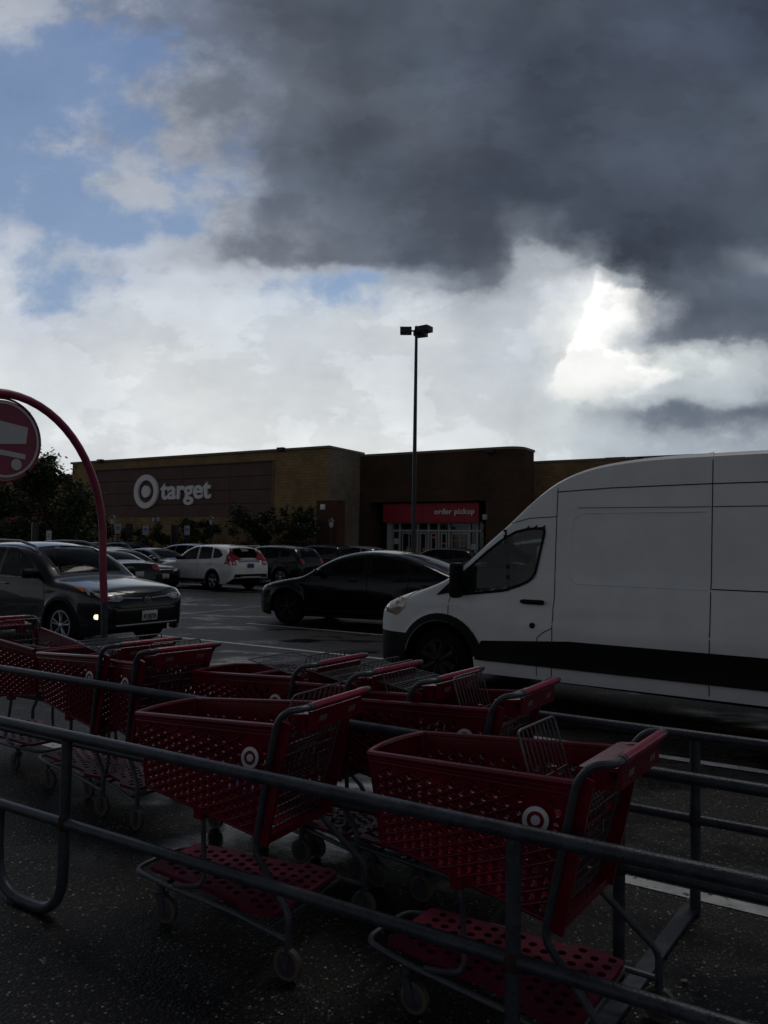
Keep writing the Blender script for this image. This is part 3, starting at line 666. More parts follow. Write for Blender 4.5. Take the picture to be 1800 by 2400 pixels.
def tree(name, label, cat, loc, H, Rw, seed, leaf, zc=.35, nb=26, nleaf=5000, size=.13, group=None, stems=1, flowers=False, vstretch=1.0):
    rnd = random.Random(seed); root = empty(name, loc); tag(root, label, cat, group)
    tr = MB(); blobs = []
    for st in range(stems):
        a0 = rnd.uniform(0, 6.28); off = V((cos(a0), sin(a0), 0))*(.12*(stems > 1))
        lean = V((cos(a0), sin(a0), 0))*(.35*Rw if stems > 1 else .06)
        top = V((0, 0, H*.55))+lean
        pts = [off, off+V((0, 0, H*zc*.5))+lean*.2, V((0, 0, H*zc))+lean*.6, top]
        rt = .05*H/3 if stems > 1 else .034*H
        tr.tube(pts, [rt*.6, rt*.5, rt*.42, rt*.22], 8)
        for b in range(max(3, nb//stems)):
            a = rnd.uniform(0, 6.28); hz = rnd.uniform(zc, 1.0); wid = Rw*sqrt(max(.05, 1-((hz-(.52+zc*.2))/.56)**2))*rnd.uniform(.35, .95)
            st_ = pts[2].lerp(top, rnd.random()); e = V((cos(a)*wid, sin(a)*wid, H*hz-.1*H))
            mid = st_.lerp(e, .5)+V((0, 0, -.03*H))
            tr.tube([st_, mid, e], [rt*.22, rt*.13, rt*.05], 5, cap=False)
            rb = Rw*rnd.uniform(.16, .40); blobs.append((e.x, e.y, e.z, rb, rb*rnd.uniform(.5, .9)*vstretch))
            for j in range(3):
                e2 = e+V((rnd.uniform(-1, 1), rnd.uniform(-1, 1), rnd.uniform(-.6, .9)))*Rw*.3
                tr.tube([e, e2], [rt*.05, rt*.02], 4, cap=False); blobs.append((e2.x, e2.y, e2.z, rb*.45, rb*.4*vstretch))
    tr.build('trunk', M_bark, root)
    leafcloud(blobs, nleaf, size, seed+1).build('crown', leaf, root, smooth=False)
    if flowers: leafcloud(blobs, 60, .10, seed+5).build('blossom', M_flower, root, smooth=False)
    return root
def at(px, d):     # ground position below picture column px at distance d
    return V(((px-829.5)/1659*d, d, 0))
tree('street_tree', 'broad dark leafy tree standing in front of the left shop entrance', 'tree', at(104, 40), 6.5, 2.4, 3, M_leafA, nb=44, nleaf=16000, size=.11, group='trees by the shop front')
tree('street_tree', 'dark tree half cut off by the left edge beyond the round sign', 'tree', at(-22, 41), 5.2, 1.6, 8, M_leafA, nb=30, nleaf=9000, size=.11, group='trees by the shop front')
for i, (px, d, H, Rw, ns, lab) in enumerate([
    (212, 50, 3.6, 1.05, 1800, 'small bushy tree just right of the red hoop pole'),
    (352, 53, 3.0, 1.0, 1100, 'low sparse shrub between two blue parking signs'),
    (432, 51, 3.6, 1.25, 2300, 'multi-stemmed shrub tree under the right end of the lettering'),
    (290, 54, 2.6, 1.0, 900, 'smallest shrub left of the middle parking sign'),
    (545, 48.5, 4.0, 1.45, 3000, 'crape myrtle with pale blossom under the right end of the brown panel'),
    (633, 47, 4.15, 1.35, 2900, 'crape myrtle with pale blossom beside the red brick pier')]):
    tree('shrub_tree', lab, 'small tree', at(px, d)+V((0, 0, .15)), H, Rw*1.15, 20+i, M_leafB, zc=.20, nb=26, nleaf=ns*3, size=.10, group='small trees along the shop wall', stems=3, flowers=i >= 4)
tree('far_tree', 'tree top showing above the roof left of the van seam', 'tree', at(1508, 78), 13.0, 1.9, 41, M_leafA, zc=.6, nb=14, nleaf=900, size=.2, group='tree tops beyond the roof')
tree('far_tree', 'thin tree top showing above the roof at the right edge', 'tree', at(1642, 80), 12.9, 1.4, 43, M_leafA, zc=.6, nb=9, nleaf=300, size=.2, group='tree tops beyond the roof')
# clipped hedge in front of the wall
def hedge(label, pxa, pxb, n, h, seed):
    rnd = random.Random(seed); sa, _ = unproj(pxa, 1180, n); sb, _ = unproj(pxb, 1180, n); o = SN((sa+sb)/2, n, .15); k = int((sb-sa)/.6)
    bl = []
    for i in range(k):
        q = SN(sa+(sb-sa)*(i+.5)/k, n)-SN((sa+sb)/2, n); bl.append((q.x, q.y, h*.5, .55, h*rnd.uniform(.42, .55)))
    ob = leafcloud(bl, int(k*260), .10, seed).build('hedge', M_leafA, None, smooth=False); ob.location = o; tag(ob, label, 'hedge', 'hedges along the shop wall')
hedge('low dark hedge under the left part of the brown panel', 190, 470, 39.4, 1.15, 60)
hedge('low dark hedge between the crape myrtles and the brick pier', 480, 745, 39.0, 1.3, 61)
def grass_tuft(px, d, h, seed, label):
    rnd = random.Random(seed); m = MB(); vs = []; fs = []
    for i in range(80):
        a = rnd.uniform(0, 6.28); l = h*rnd.uniform(.6, 1.05); w = .012; o = V((cos(a), sin(a), 0))*rnd.uniform(0, .12); b = V((cos(a), sin(a), 0))*rnd.uniform(.05, .42)*h
        p = V((-sin(a), cos(a), 0))*w; k = len(vs)
        for q in (0, .4, .75, 1): c = o+b*q*q+V((0, 0, l*q)); ww = p*(1 if q < .9 else .3)*(1+1.5*(q > .7)); vs += [c-ww, c+ww]
        for j in range(3): fs.append((k+2*j, k+2*j+1, k+2*j+3, k+2*j+2))
    m.add(vs, fs); ob = m.build('ornamental_grass', M_straw, None, smooth=False); ob.location = at(px, d)+V((0, 0, .12)); tag(ob, label, 'grass tuft', 'dry ornamental grasses')
for i, (px, d, h, lab) in enumerate([(847, 40, 1.35, 'straw coloured grass tuft left of the lamp post base'), (885, 41, 1.5, 'straw coloured grass tuft behind the lamp post base'), (931, 40, 1.4, 'straw coloured grass tuft below the first glass door'),
    (1000, 41, 1.45, 'straw coloured grass tuft right of the glass doors'), (1018, 41, 1.4, 'straw coloured grass tuft nearest the van windscreen'), (968, 42, 1.2, 'short straw grass tuft below the second glass door'), (796, 42, 1.3, 'thin straw grass tuft left of the shop plinth end'),
    (360, 45, 1.4, 'brownish grass tuft under the middle parking sign'), (378, 45, 1.4, 'brownish grass tuft between two parking signs'), (418, 46, 1.35, 'brownish grass tuft by the person behind the white car'), (507, 46, 1.3, 'brownish grass tuft above the roof of the white car'),
    (170, 44, 1.3, 'brownish grass tuft beside the trunk of the broad tree')]): grass_tuft(px, d, h, 100+i, lab)
# ------------------------------------------------------------------ lamps, posts and signs
lp = empty('street_lamp', at(894, 29)); tag(lp, 'tall dark parking lot lamp post with square heads', 'lamp post')
MB().tube([(0, 0, .6), (0, 0, 4.5), (0, 0, 9.99)], [.088, .078, .055], 12).build('pole', M_pole, lp)
m = MB().lathe([(.28, 0), (.28, .55), (.26, .6)], 20); m.build('base', M_kerb, lp)
MB().lathe([(.15, .6), (.15, .7), (.10, .74)], 16).build('collar', M_pole, lp)
for k, ang in enumerate((190, -25, 75)):
    a = radians(ang-12); c = V((cos(a), sin(a), 0)); rt = Matrix.Rotation(a, 3, 'Z')
    h = MB().box(c*.40+V((0, 0, 9.90)), (.44, .44, .22), rt).build('lamp_head', M_pole, lp, bevel=.015)
    MB().box(c*.40+V((0, 0, 9.785)), (.34, .34, .012), rt).build('lens', pmat('lamp_lens', (.25, .25, .25), .3), h, smooth=False)
    MB().tube([V((0, 0, 9.90)), c*.20+V((0, 0, 9.90))], .035, 8).build('arm', M_pole, lp)
MB().lathe([(.07, 9.94), (.07, 10.06), (.03, 10.1)], 12).build('finial', M_pole, lp)
def lantern(px, d, ztop_, label):
    r = empty('lantern_post', at(px, d)); tag(r, label, 'lantern', 'black lantern posts along the shop pavement')
    MB().lathe([(.13, .15), (.13, .5), (.06, .6), (.045, 1.5), (.04, ztop_-.55)], 12).build('post', M_pole, r)
    MB().lathe([(.10, ztop_-.55), (.13, ztop_-.35), (.13, ztop_-.2)], 12).build('lantern_glass', pmat('frost', (.55, .55, .55), .4), r)
    MB().lathe([(.24, ztop_-.2), (.2, ztop_-.14), (.06, ztop_), (.02, ztop_+.06)], 12).build('cap', M_pole, r)
for px, py, d, lab in [(68, 1124, 45, 'black lantern post in front of the left shop doors'), (244, 1118, 48, 'black lantern post just right of the red hoop'), (457, 1117, 50, 'black lantern post right of the rightmost parking sign'), (716, 1117, 46, 'black lantern post in front of the red brick pier')]:
    lantern(px, d, 1.7+(1174-py)/1659*d, lab)
def psign(px, py, d, lab, kind='blue', w=.32, h=.56):
    z = 1.7+(1171-py)/1659*d; r = empty('parking_sign', at(px, d), radians(-20)); tag(r, lab, 'sign', 'parking signs on posts')
    MB().box((0, .03, z/2+.2), (.06, .03, z+.3)).build('post', M_pole, r, smooth=False)
    f = MB().box((0, 0, z), (w, .012, h)).build('sign_face', M_signwhite, r, bevel=.003)
    if kind == 'blue':
        m = MB().box((0, -.009, z+.03), (w*.62, .006, h*.34)); m.build('blue_field', M_blue, f, smooth=False)
        m = MB(); m.tube([(.0, -.016, z+.10), (-.01, -.016, z+.02), (.05, -.016, z+.0), (.07, -.016, z-.05)], .011, 6); plate(m, circ(-.01, z-.01, .06, 16), [circ(-.01, z-.01, .042, 16)], lambda a, b, w_: (a, -.013-w_, b), .006); m.lathe([(.02, -.02), (.02, -.014)], 8, 'y', (0, 0, z+.125)); m.build('wheelchair_symbol', M_signwhite, f, smooth=False)
        o = textmesh('RESERVED', .055, 'wording', M_blue, f, .002); o.rotation_euler = (pi/2, 0, 0); o.location = (0, -.012, z+h*.36)
        o = textmesh('PARKING', .055, 'wording', M_blue, f, .002); o.rotation_euler = (pi/2, 0, 0); o.location = (0, -.012, z-h*.36)
    elif kind == 'red':
        MB().box((0, -.009, z), (w*.9, .006, h*.62)).build('red_field', M_redpanel, f, smooth=False)
        m = MB(); plate(m, circ(0, z+.05, .08, 16), [circ(0, z+.05, .05, 16)], lambda a, b, w_: (a, -.014-w_, b), .006); m.box((0, -.015, z-.12), (.2, .006, .03)); m.build('symbol', M_signwhite, f, smooth=False)
    else:
        MB().box((0, -.009, z+.06), (w*.5, .006, .03)).box((0, -.009, z-.02), (w*.6, .006, .03)).build('wording', M_pole, f, smooth=False)
psign(255, 1144, 46, 'blue and white wheelchair parking sign nearest the hoop pole', w=.42, h=.60)
psign(315, 1146, 46, 'blue and white wheelchair parking sign under the emblem', w=.40, h=.58)
psign(405, 1145, 46.5, 'blue and white wheelchair parking sign under the lettering, rightmost of its kind', w=.36, h=.56)
psign(117, 1143, 44, 'blue and white wheelchair parking sign behind the broad tree', w=.5, h=.75)
psign(20, 1157, 43, 'red and white sign on a post at the left shop entrance', 'red', w=.44, h=.85)
psign(107, 1162, 36, 'small plain grey sign right of the broad tree trunk', 'grey', w=.3, h=.5)
def bollard(px, d, h, lab, w=.10, head=None):
    r = empty('post', at(px, d)); tag(r, lab, 'post', 'plain dark posts along the parking bays')
    MB().lathe([(w/2, .0), (w/2, h)], 12).build('shaft', M_pole, r)
    if head: MB().box((0, 0, h-head/2), (.42, .10, head)).build('board', M_pole, r, bevel=.01)
bollard(217, 42, 2.9, 'plain dark post right behind the hoop pole', .13); bollard(280, 47, 2.8, 'dark post between the first two parking signs', .1, .9); bollard(307, 47, 2.75, 'dark post touching the middle parking sign', .1)
bollard(372, 47, 2.8, 'dark post between middle and right parking signs', .12); bollard(380, 47.3, 2.75, 'dark post carrying a dark board', .1, .95); bollard(399, 47, 2.7, 'dark post touching the right parking sign', .12); bollard(77, 30, 2.4, 'thick dark post left of the broad tree trunk', .26)
# ------------------------------------------------------------------ vehicles
# body space: origin on the ground mid-length, +x forward; p = distance back from the front bumper
SPECS = {
 'suv': dict(L=4.60, W=1.85, fo=.93, wb=2.66, wr=.36, belt=[(0, .95), (1.25, 1.04), (4.6, 1.14)],
   top=[(0, .70), (.03, .80), (.10, .90), (.22, .965), (.5, 1.02), (1.0, 1.085), (1.28, 1.12), (1.6, 1.34), (1.95, 1.53), (2.25, 1.63), (2.7, 1.675), (3.4, 1.665), (3.95, 1.63), (4.22, 1.59), (4.30, 1.47), (4.42, 1.2), (4.50, 1.02), (4.57, .85), (4.60, .70)],
   bot=[(0, .36), (.08, .28), (.3, .22), (4.3, .24), (4.5, .34), (4.6, .48)], kf=.64, kr=.80, pf=.6, pr=.3, tum=.80,
   side=[[(1.62, 1.09), (1.80, 1.27), (2.10, 1.46), (2.40, 1.555), (2.64, 1.57), (2.66, 1.11)], [(2.75, 1.115), (2.73, 1.57), (3.15, 1.565), (3.47, 1.55), (3.52, 1.15)], [(3.60, 1.16), (3.55, 1.54), (3.85, 1.50), (4.08, 1.36), (4.05, 1.30)]],
   ws=[(1.36, .66), (1.80, .63), (2.16, .56), (2.16, -.56), (1.80, -.63), (1.36, -.66)], rw=[(-.62, 1.13), (-.52, 1.50), (.52, 1.50), (.62, 1.13)],
   doors=[[(1.30, .40), (1.36, .80), (1.42, 1.05)], [(2.70, .30), (2.71, .7), (2.70, 1.58)], [(3.30, .62), (3.48, .80), (3.54, 1.12)]], handles=[(2.48, .97), (3.40, 1.0)], clad=True, rails=True),
 'crossover': dict(L=4.55, W=1.82, fo=.90, wb=2.62, wr=.345, belt=[(0, .95), (1.2, 1.03), (4.55, 1.13)],
   top=[(0, .68), (.03, .78), (.10, .87), (.25, .94), (.6, 1.0), (1.0, 1.05), (1.2, 1.09), (1.5, 1.31), (1.85, 1.51), (2.15, 1.61), (2.6, 1.65), (3.3, 1.64), (3.8, 1.59), (4.10, 1.52), (4.22, 1.38), (4.36, 1.17), (4.46, 1.02), (4.52, .85), (4.55, .68)],
   bot=[(0, .34), (.08, .26), (.3, .21), (4.2, .24), (4.45, .36), (4.55, .46)], kf=.62, kr=.80, pf=.6, pr=.32, tum=.80,
   side=[[(1.52, 1.07), (1.72, 1.26), (2.0, 1.43), (2.3, 1.53), (2.52, 1.555), (2.55, 1.09)], [(2.64, 1.095), (2.61, 1.555), (3.0, 1.555), (3.33, 1.53), (3.40, 1.13)], [(3.47, 1.14), (3.41, 1.52), (3.75, 1.45), (4.02, 1.26), (3.86, 1.17)]],
   ws=[(1.28, .65), (1.7, .62), (2.06, .55), (2.06, -.55), (1.7, -.62), (1.28, -.65)], rw=[(-.66, 1.10), (-.53, 1.47), (.53, 1.47), (.66, 1.10)],
   doors=[[(1.25, .40), (1.32, .80), (1.36, 1.03)], [(2.58, .30), (2.6, .7), (2.58, 1.56)], [(3.2, .60), (3.38, .80), (3.42, 1.10)]], handles=[(2.36, .95), (3.26, .98)], clad=True, rails=False),
 'sedan': dict(L=4.85, W=1.86, fo=.96, wb=2.80, wr=.335, belt=[(0, .82), (1.35, .93), (4.85, 1.02)],
   top=[(0, .58), (.03, .67), (.12, .76), (.3, .83), (.8, .91), (1.25, .965), (1.42, .99), (1.75, 1.16), (2.1, 1.32), (2.45, 1.41), (2.85, 1.44), (3.25, 1.425), (3.6, 1.36), (3.95, 1.23), (4.22, 1.12), (4.5, 1.085), (4.72, 1.05), (4.80, .92), (4.84, .75), (4.85, .6)],
   bot=[(0, .30), (.08, .22), (.3, .18), (4.5, .2), (4.75, .3), (4.85, .42)], kf=.62, kr=.74, pf=.62, pr=.4, tum=.76,
   side=[[(1.68, .97), (1.9, 1.11), (2.2, 1.25), (2.5, 1.325), (2.70, 1.34), (2.72, .985)], [(2.80, .99), (2.77, 1.34), (3.1, 1.34), (3.4, 1.30), (3.72, 1.18), (3.93, 1.06), (3.85, 1.03)]],
   ws=[(1.46, .66), (1.9, .62), (2.32, .54), (2.32, -.54), (1.9, -.62), (1.46, -.66)], rwt=[(3.42, .52), (3.8, .58), (4.16, .62), (4.16, -.62), (3.8, -.58), (3.42, -.52)],
   doors=[[(1.35, .35), (1.40, .7), (1.46, .93)], [(2.75, .26), (2.77, .6), (2.76, 1.35)], [(3.5, .55), (3.72, .75), (3.86, 1.0)]], handles=[(2.5, .86), (3.6, .88)], clad=False, rails=False),
 'fastback': dict(L=4.75, W=1.92, fo=.88, wb=2.89, wr=.365, belt=[(0, .90), (1.3, 1.0), (4.75, 1.12)],
   top=[(0, .60), (.04, .72), (.14, .82), (.35, .90), (.7, .975), (1.05, 1.035), (1.25, 1.10), (1.6, 1.31), (1.95, 1.48), (2.3, 1.57), (2.65, 1.60), (3.0, 1.59), (3.4, 1.54), (3.8, 1.44), (4.15, 1.32), (4.45, 1.20), (4.58, 1.14), (4.66, 1.0), (4.73, .8), (4.75, .62)],
   bot=[(0, .32), (.08, .24), (.3, .19), (4.4, .22), (4.65, .34), (4.75, .46)], kf=.60, kr=.74, pf=.75, pr=.45, tum=.77,
   side=[[(1.60, 1.05), (1.80, 1.20), (2.1, 1.37), (2.4, 1.46), (2.66, 1.50), (2.70, 1.07)], [(2.80, 1.075), (2.76, 1.50), (3.1, 1.49), (3.5, 1.43), (3.62, 1.12)], [(3.69, 1.125), (3.58, 1.41), (3.85, 1.34), (4.10, 1.20)]],
   ws=[(1.30, .68), (1.75, .64), (2.15, .56), (2.15, -.56), (1.75, -.64), (1.30, -.68)], rwt=[(3.35, .52), (3.9, .56), (4.35, .60), (4.35, -.60), (3.9, -.56), (3.35, -.52)],
   doors=[[(1.32, .40), (1.36, .8), (1.42, 1.0)], [(2.74, .28), (2.77, .7), (2.74, 1.5)], [(3.5, .6), (3.66, .85), (3.70, 1.10)]], handles=[(2.45, .97), (3.45, 1.0)], clad=False, rails=False),
 'hatch': dict(L=4.45, W=1.75, fo=.92, wb=2.70, wr=.32, belt=[(0, .80), (1.25, .93), (4.45, 1.06)],
   top=[(0, .58), (.03, .68), (.12, .77), (.3, .85), (.7, .95), (1.0, 1.03), (1.3, 1.16), (1.7, 1.33), (2.1, 1.44), (2.5, 1.48), (2.9, 1.47), (3.4, 1.40), (3.8, 1.30), (4.1, 1.21), (4.22, 1.15), (4.32, .98), (4.40, .8), (4.45, .6)],
   bot=[(0, .28), (.08, .2), (.3, .17), (4.1, .2), (4.35, .3), (4.45, .42)], kf=.6, kr=.76, pf=.6, pr=.32, tum=.78,
   side=[[(1.45, .98), (1.7, 1.13), (2.0, 1.28), (2.3, 1.36), (2.5, 1.38), (2.54, 1.0)], [(2.62, 1.0), (2.58, 1.38), (2.95, 1.37), (3.3, 1.31), (3.58, 1.18), (3.5, 1.07)]],
   ws=[(1.12, .62), (1.6, .59), (2.05, .52), (2.05, -.52), (1.6, -.59), (1.12, -.62)], rwt=[(3.30, .5), (3.7, .54), (4.06, .57), (4.06, -.57), (3.7, -.54), (3.30, -.5)],
   doors=[[(1.15, .35), (1.22, .7), (1.3, .95)], [(2.55, .26), (2.58, .6), (2.56, 1.38)], [(3.25, .55), (3.45, .75), (3.55, 1.04)]], handles=[(2.33, .85), (3.3, .9)], clad=False, rails=False),
 'van': dict(L=6.60, W=2.06, fo=1.00, wb=4.30, wr=.37, belt=[(0, 1.15), (1.2, 1.16), (6.6, 1.2)],
   top=[(0, .74), (.04, .90), (.10, 1.0), (.22, 1.085), (.42, 1.16), (.7, 1.25), (.96, 1.35), (1.12, 1.44), (1.45, 1.72), (1.85, 2.05), (2.10, 2.27), (2.38, 2.47), (2.7, 2.60), (3.1, 2.67), (3.7, 2.70), (6.0, 2.69), (6.48, 2.65), (6.55, 2.2), (6.58, 1.6), (6.60, .8)],
   bot=[(0, .36), (.06, .30), (.3, .27), (2.2, .30), (6.2, .33), (6.6, .42)], kf=.70, kr=.95, pf=.55, pr=.15, tum=.93,
   side=[[(1.02, 1.17), (1.20, 1.34), (1.58, 1.655), (1.78, 1.80), (1.94, 1.885), (2.1, 1.92), (2.27, 1.925), (2.30, 1.88), (2.20, 1.42), (2.13, 1.33), (2.0, 1.27), (1.80, 1.205), (1.45, 1.16), (1.2, 1.13)]],
   ws=[(1.16, .80), (1.5, .78), (1.98, .72), (1.98, -.72), (1.5, -.78), (1.16, -.80)], rw=None,
   doors=[[(1.14, .66), (1.12, .8), (1.11, 1.0), (1.13, 1.14)], [(2.40, .345), (2.405, .7), (2.41, 1.6), (2.42, 2.45)], [(1.22, 1.42), (1.62, 1.78), (1.82, 1.95), (2.1, 2.02), (2.41, 2.035)], [(2.41, .86), (2.30, .80), (2.235, .74), (2.23, .34)], [(3.97, .345), (3.98, 1.4), (3.985, 2.68)]],
   handles=[], clad=False, rails=False),
}
def smooth01(q): q = max(0, min(1, q)); return q*q*(3-2*q)
def car(name, kind, label, cat, paintm, front_axle, yaw, group=None, plate_txt=None, rimm=None, detail=2, glass=None, back_plate=None, taill='wrap', hs=1.0):
    S_ = SPECS[kind]; Lc, Wc, fo, wb, wr = S_['L'], S_['W'], S_['fo'], S_['wb'], S_['wr']
    top = smoothtab(S_['top']); bot = S_['bot']; H2 = Lc/2; arch_r = wr*1.13+(.05 if kind == 'van' else 0)
    van = kind == 'van'; glass = glass or M_glass
    root = empty(name, (0, 0, 0)); tag(root, label, cat, group)
    def tz(p): return interp(top, p)*(hs if True else 1)
    def bz(p):
        z = interp(bot, p)
        for c in (fo, fo+wb):
            d = abs(p-c)
            if d < arch_r: z = max(z, wr+sqrt(max(0, arch_r**2-d*d)))
        return z
    def plan(p):
        k = 1
        if p < S_['pf']: q = 1-p/S_['pf']; k = S_['kf']+(1-S_['kf'])*sqrt(max(0, 1-q**2.3))
        if p > Lc-S_['pr']: q = 1-(Lc-p)/S_['pr']; k = min(k, S_['kr']+(1-S_['kr'])*sqrt(max(0, 1-q**2.3)))
        return k
    zmax = max(z for _, z in top)
    def hw(p, z):
        w = Wc/2*plan(p); zb = interp(S_['belt'], p)
        if z > zb: w *= 1-(1-S_['tum'])*((z-zb)/(zmax-zb))**1.25-.035
        elif z > zb-.12: w *= 1-.035*smooth01((z-zb+.12)/.12)
        elif z < .5: w *= 1-.035*((.5-z)/.3)**2 if z < .5 else 1
        if .55 < z < .85 and not van: w += .012*sin((z-.55)/.3*pi)
        if van:
            w += .022*smooth01((z-1.06)/.04)*smooth01((1.37-z)/.05)*smooth01((p-2.45)/.2)+.020*smooth01((.95-z)/.05)*smooth01((p-1.5)/.5)-.012*smooth01((z-1.36)/.03)*smooth01((2.1-z)/.04)*smooth01((p-2.55)/.06)*smooth01((3.93-p)/.05)
        # wheel arch flare
        for c in (fo, fo+wb):
            dd = sqrt((p-c)**2+(z-wr)**2)
            if dd < arch_r+.14 and z > .2: w += .028*smooth01((arch_r+.14-dd)/.13)
        return w
    # stations
    ps = set()
    for a, b in zip(S_['top'], S_['top'][1:]):
        k = max(1, int((b[0]-a[0])/.07)); [ps.add(round(a[0]+(b[0]-a[0])*i/k, 4)) for i in range(k+1)]
    for c in (fo, fo+wb):
        ps = {p for p in ps if abs(p-c) > arch_r+.02}
        for k in range(21): ps.add(round(c-arch_r*cos(pi*k/20)*.999, 4))
        ps.add(round(c-arch_r-.006, 4)); ps.add(round(c+arch_r+.006, 4))
    ps = sorted(ps); NZ, NY = (31 if van else 17), 9; rings = []
    for p in ps:
        zt, zb = tz(p), bz(p); cr = .05 if zt > 1.2 else .045
        if van: cr = .07
        er = min(.11 if not van else .07, (zt-zb)*.4); ze = zt-cr
        ring = []
        for i in range(NZ):
            q = i/(NZ-1); q = q if i < 9 else q
            z = zb+(ze-zb)*(1-(1-q)**1.25)
            if van and p <= fo and zb < .64: z = zb+(.66-zb)*i/5 if i < 6 else .66+(ze-.66)*(1-(1-(i-5)/(NZ-6))**1.25)
            w = hw(p, z); d = ze-z
            if d < er: w -= er*(1-sqrt(max(0, 1-(1-d/er)**2)))*.9
            ring.append((w, z))
        we = ring[-1][0]
        for j in range(1, NY):
            y = we*(1-j/NY*1.0); ring.append((y, ze+cr*(1-(y/we)**2)*1.0))
        ring.append((0, ze+cr))
        full = [(w, z) for w, z in ring]+[(-w, z) for w, z in ring[-2::-1]]
        rings.append([(H2-p, y, z) for y, z in full])
    nr = len(rings[0]); vs = [v for r in rings for v in r]; fs = []
    for i in range(len(rings)-1):
        for j in range(nr-1): fs.append((i*nr+j, (i+1)*nr+j, (i+1)*nr+j+1, i*nr+j+1))
    for base in (0, (len(rings)-1)*nr):      # close nose and tail as strips
        for j in range(nr//2): fs.append((base+j, base+j+1, base+nr-2-j, base+nr-1-j))
    bvh = BVHTree.FromPolygons([V(v) for v in vs], fs)
    def cast(o, d):
        h = bvh.ray_cast(o, d)
        if h[0] is None: h = bvh.find_nearest(o+d*2.4)
        return h[0], h[1]
    def project(ax, a, b, off):     # ax: 'l','r' side (p,z); 'f','b' (y,z); 't' (p,y)
        if ax in 'lr': s = 1 if ax == 'l' else -1; o, d = V((H2-a, 3*s, b)), V((0, -s, 0))
        elif ax == 'f': o, d = V((5, a, b)), V((-1, 0, 0))
        elif ax == 'b': o, d = V((-5, a, b)), V((1, 0, 0))
        else: o, d = V((H2-a, b, 5)), V((0, 0, -1))
        pt, n = cast(o, d)
        if n.dot(d) > 0: n = -n
        return pt+n*off if ax != 'x' else pt
    def patch(nm, ax, poly, mat, off=.004, holes=(), grid=.09, parent=None, rnd=0, build=True, mbx=None):
        poly = roundpoly(poly, rnd) if rnd else poly
        ov, fc = cdt(poly, holes, grid); m = mbx or MB(); m.add([project(ax, q.x, q.y, off) for q in ov], fc)
        return m.build(nm, mat, parent or root, angle=50) if build else m
    def ribbon(m, ax, line, w=.006, off=.0025, step=.06):
        pts = []
        for a, b in zip(line, line[1:]):
            a, b = V(a), V(b); k = max(1, int((b-a).length/step)); pts += [a+(b-a)*i/k for i in range(k)]
        pts.append(V(line[-1])); vv = []; ff = []
        for i, q in enumerate(pts):
            d = (pts[min(i+1, len(pts)-1)]-pts[max(i-1, 0)]).normalized(); n = V((-d.y, d.x))*w/2
            for sgn in (-1, 1): e = q+n*sgn; vv.append(project(ax, e.x, e.y, off))
            if i: k = 2*i; ff.append((k-2, k-1, k+1, k))
        m.add(vv, ff)
    # cut the glazed openings out of the shell
    ops = []
    for sp_ in S_['side']: ops += [('l', sp_), ('r', sp_)]
    ops.append(('t', S_['ws']))
    if S_.get('rw'): ops.append(('b', S_['rw']))
    if S_.get('rwt'): ops.append(('t', S_['rwt']))
    keep = []
    for f in fs:
        c = sum((V(vs[i]) for i in f), V())/4; n = (V(vs[f[2]])-V(vs[f[0]])).cross(V(vs[f[3]])-V(vs[f[1]])).normalized(); cut = False
        for ax, poly in ops:
            if ax in 'lr': q = (H2-c.x, c.z); ok = c.y*(1 if ax == 'l' else -1) > .4 and abs(n.y) > .45
            elif ax == 't': q = (H2-c.x, c.y); ok = c.z > .98 and abs(n.z) > .3
            else: q = (c.y, c.z); ok = c.x < 0 and abs(n.x) > .4
            if ok and inpoly(q[0], q[1], poly) and edgedist(q[0], q[1], poly) > .022: cut = True; break
        if not cut: keep.append(f)
    if van:
        low = [f for f in keep if all(vs[i][2] < .665 for i in f) and all(H2-vs[i][0] < fo-arch_r+.02 for i in f)]
        ls = set(low); keep = [f for f in keep if f not in ls]; MB().add(vs, low).build('bumper', M_black, root, angle=40)
    body = MB().add(vs, keep).build('body', paintm, root, angle=40)
    # glass with its black border
    for ax, poly in ops:
        rp = roundpoly(poly, .05 if not van else .04); inn = inset(roundpoly(inset(poly, .042 if not van else .03), .05), 0)
        nm = {'l': 'side_window', 'r': 'side_window', 't': 'windscreen', 'b': 'rear_window'}[ax]
        if ax == 't' and poly is S_.get('rwt'): nm = 'rear_window'
        wg = patch(nm, ax, inn, glass, .004 if not van else .009, grid=.1)
        ov, fc = cdt(rp, [inn], .05); mm = MB(); mm.add([project(ax, q.x, q.y, .006 if not van else .013) for q in ov], fc); mm.build('window_surround', M_black, wg, smooth=False)
    # cabin
    ub = MB().box((0, 0, .42), (Lc-.5, Wc-.56, .36)).build('floor', M_under, root, smooth=False)
    sh = 1.0 if not van else 1.18
    for sy in (-1, 1):
        x = H2-(2.35 if not van else 1.98); m = MB().box((x, sy*.38, .62*sh), (.5, .48, .16)).box((x-.27, sy*.38, .92*sh), (.16, .46, .60), Matrix.Rotation(radians(-14), 3, 'Y')).box((x-.36, sy*.38, 1.28*sh), (.10, .26, .17)).build('seat', M_int, root, bevel=.03)
    if not van:
        x = H2-3.45; m = MB().box((x, 0, .62), (.5, 1.2, .16)).box((x-.27, 0, .90), (.14, 1.2, .52), Matrix.Rotation(radians(-14), 3, 'Y')); m.box((x-.36, .4, 1.2), (.08, .22, .12)); m.box((x-.36, -.4, 1.2), (.08, .22, .12)); m.build('rear_seat', M_int, root, bevel=.02)
    dsh = MB().box((H2-1.62 if not van else H2-1.32, 0, (.88 if not van else 1.08)), (.42, Wc-.36, .22)).build('dashboard', M_int, root, bevel=.04)
    sw = MB(); cx, cz = (H2-1.93, 1.0*sh) if not van else (H2-1.62, 1.22)
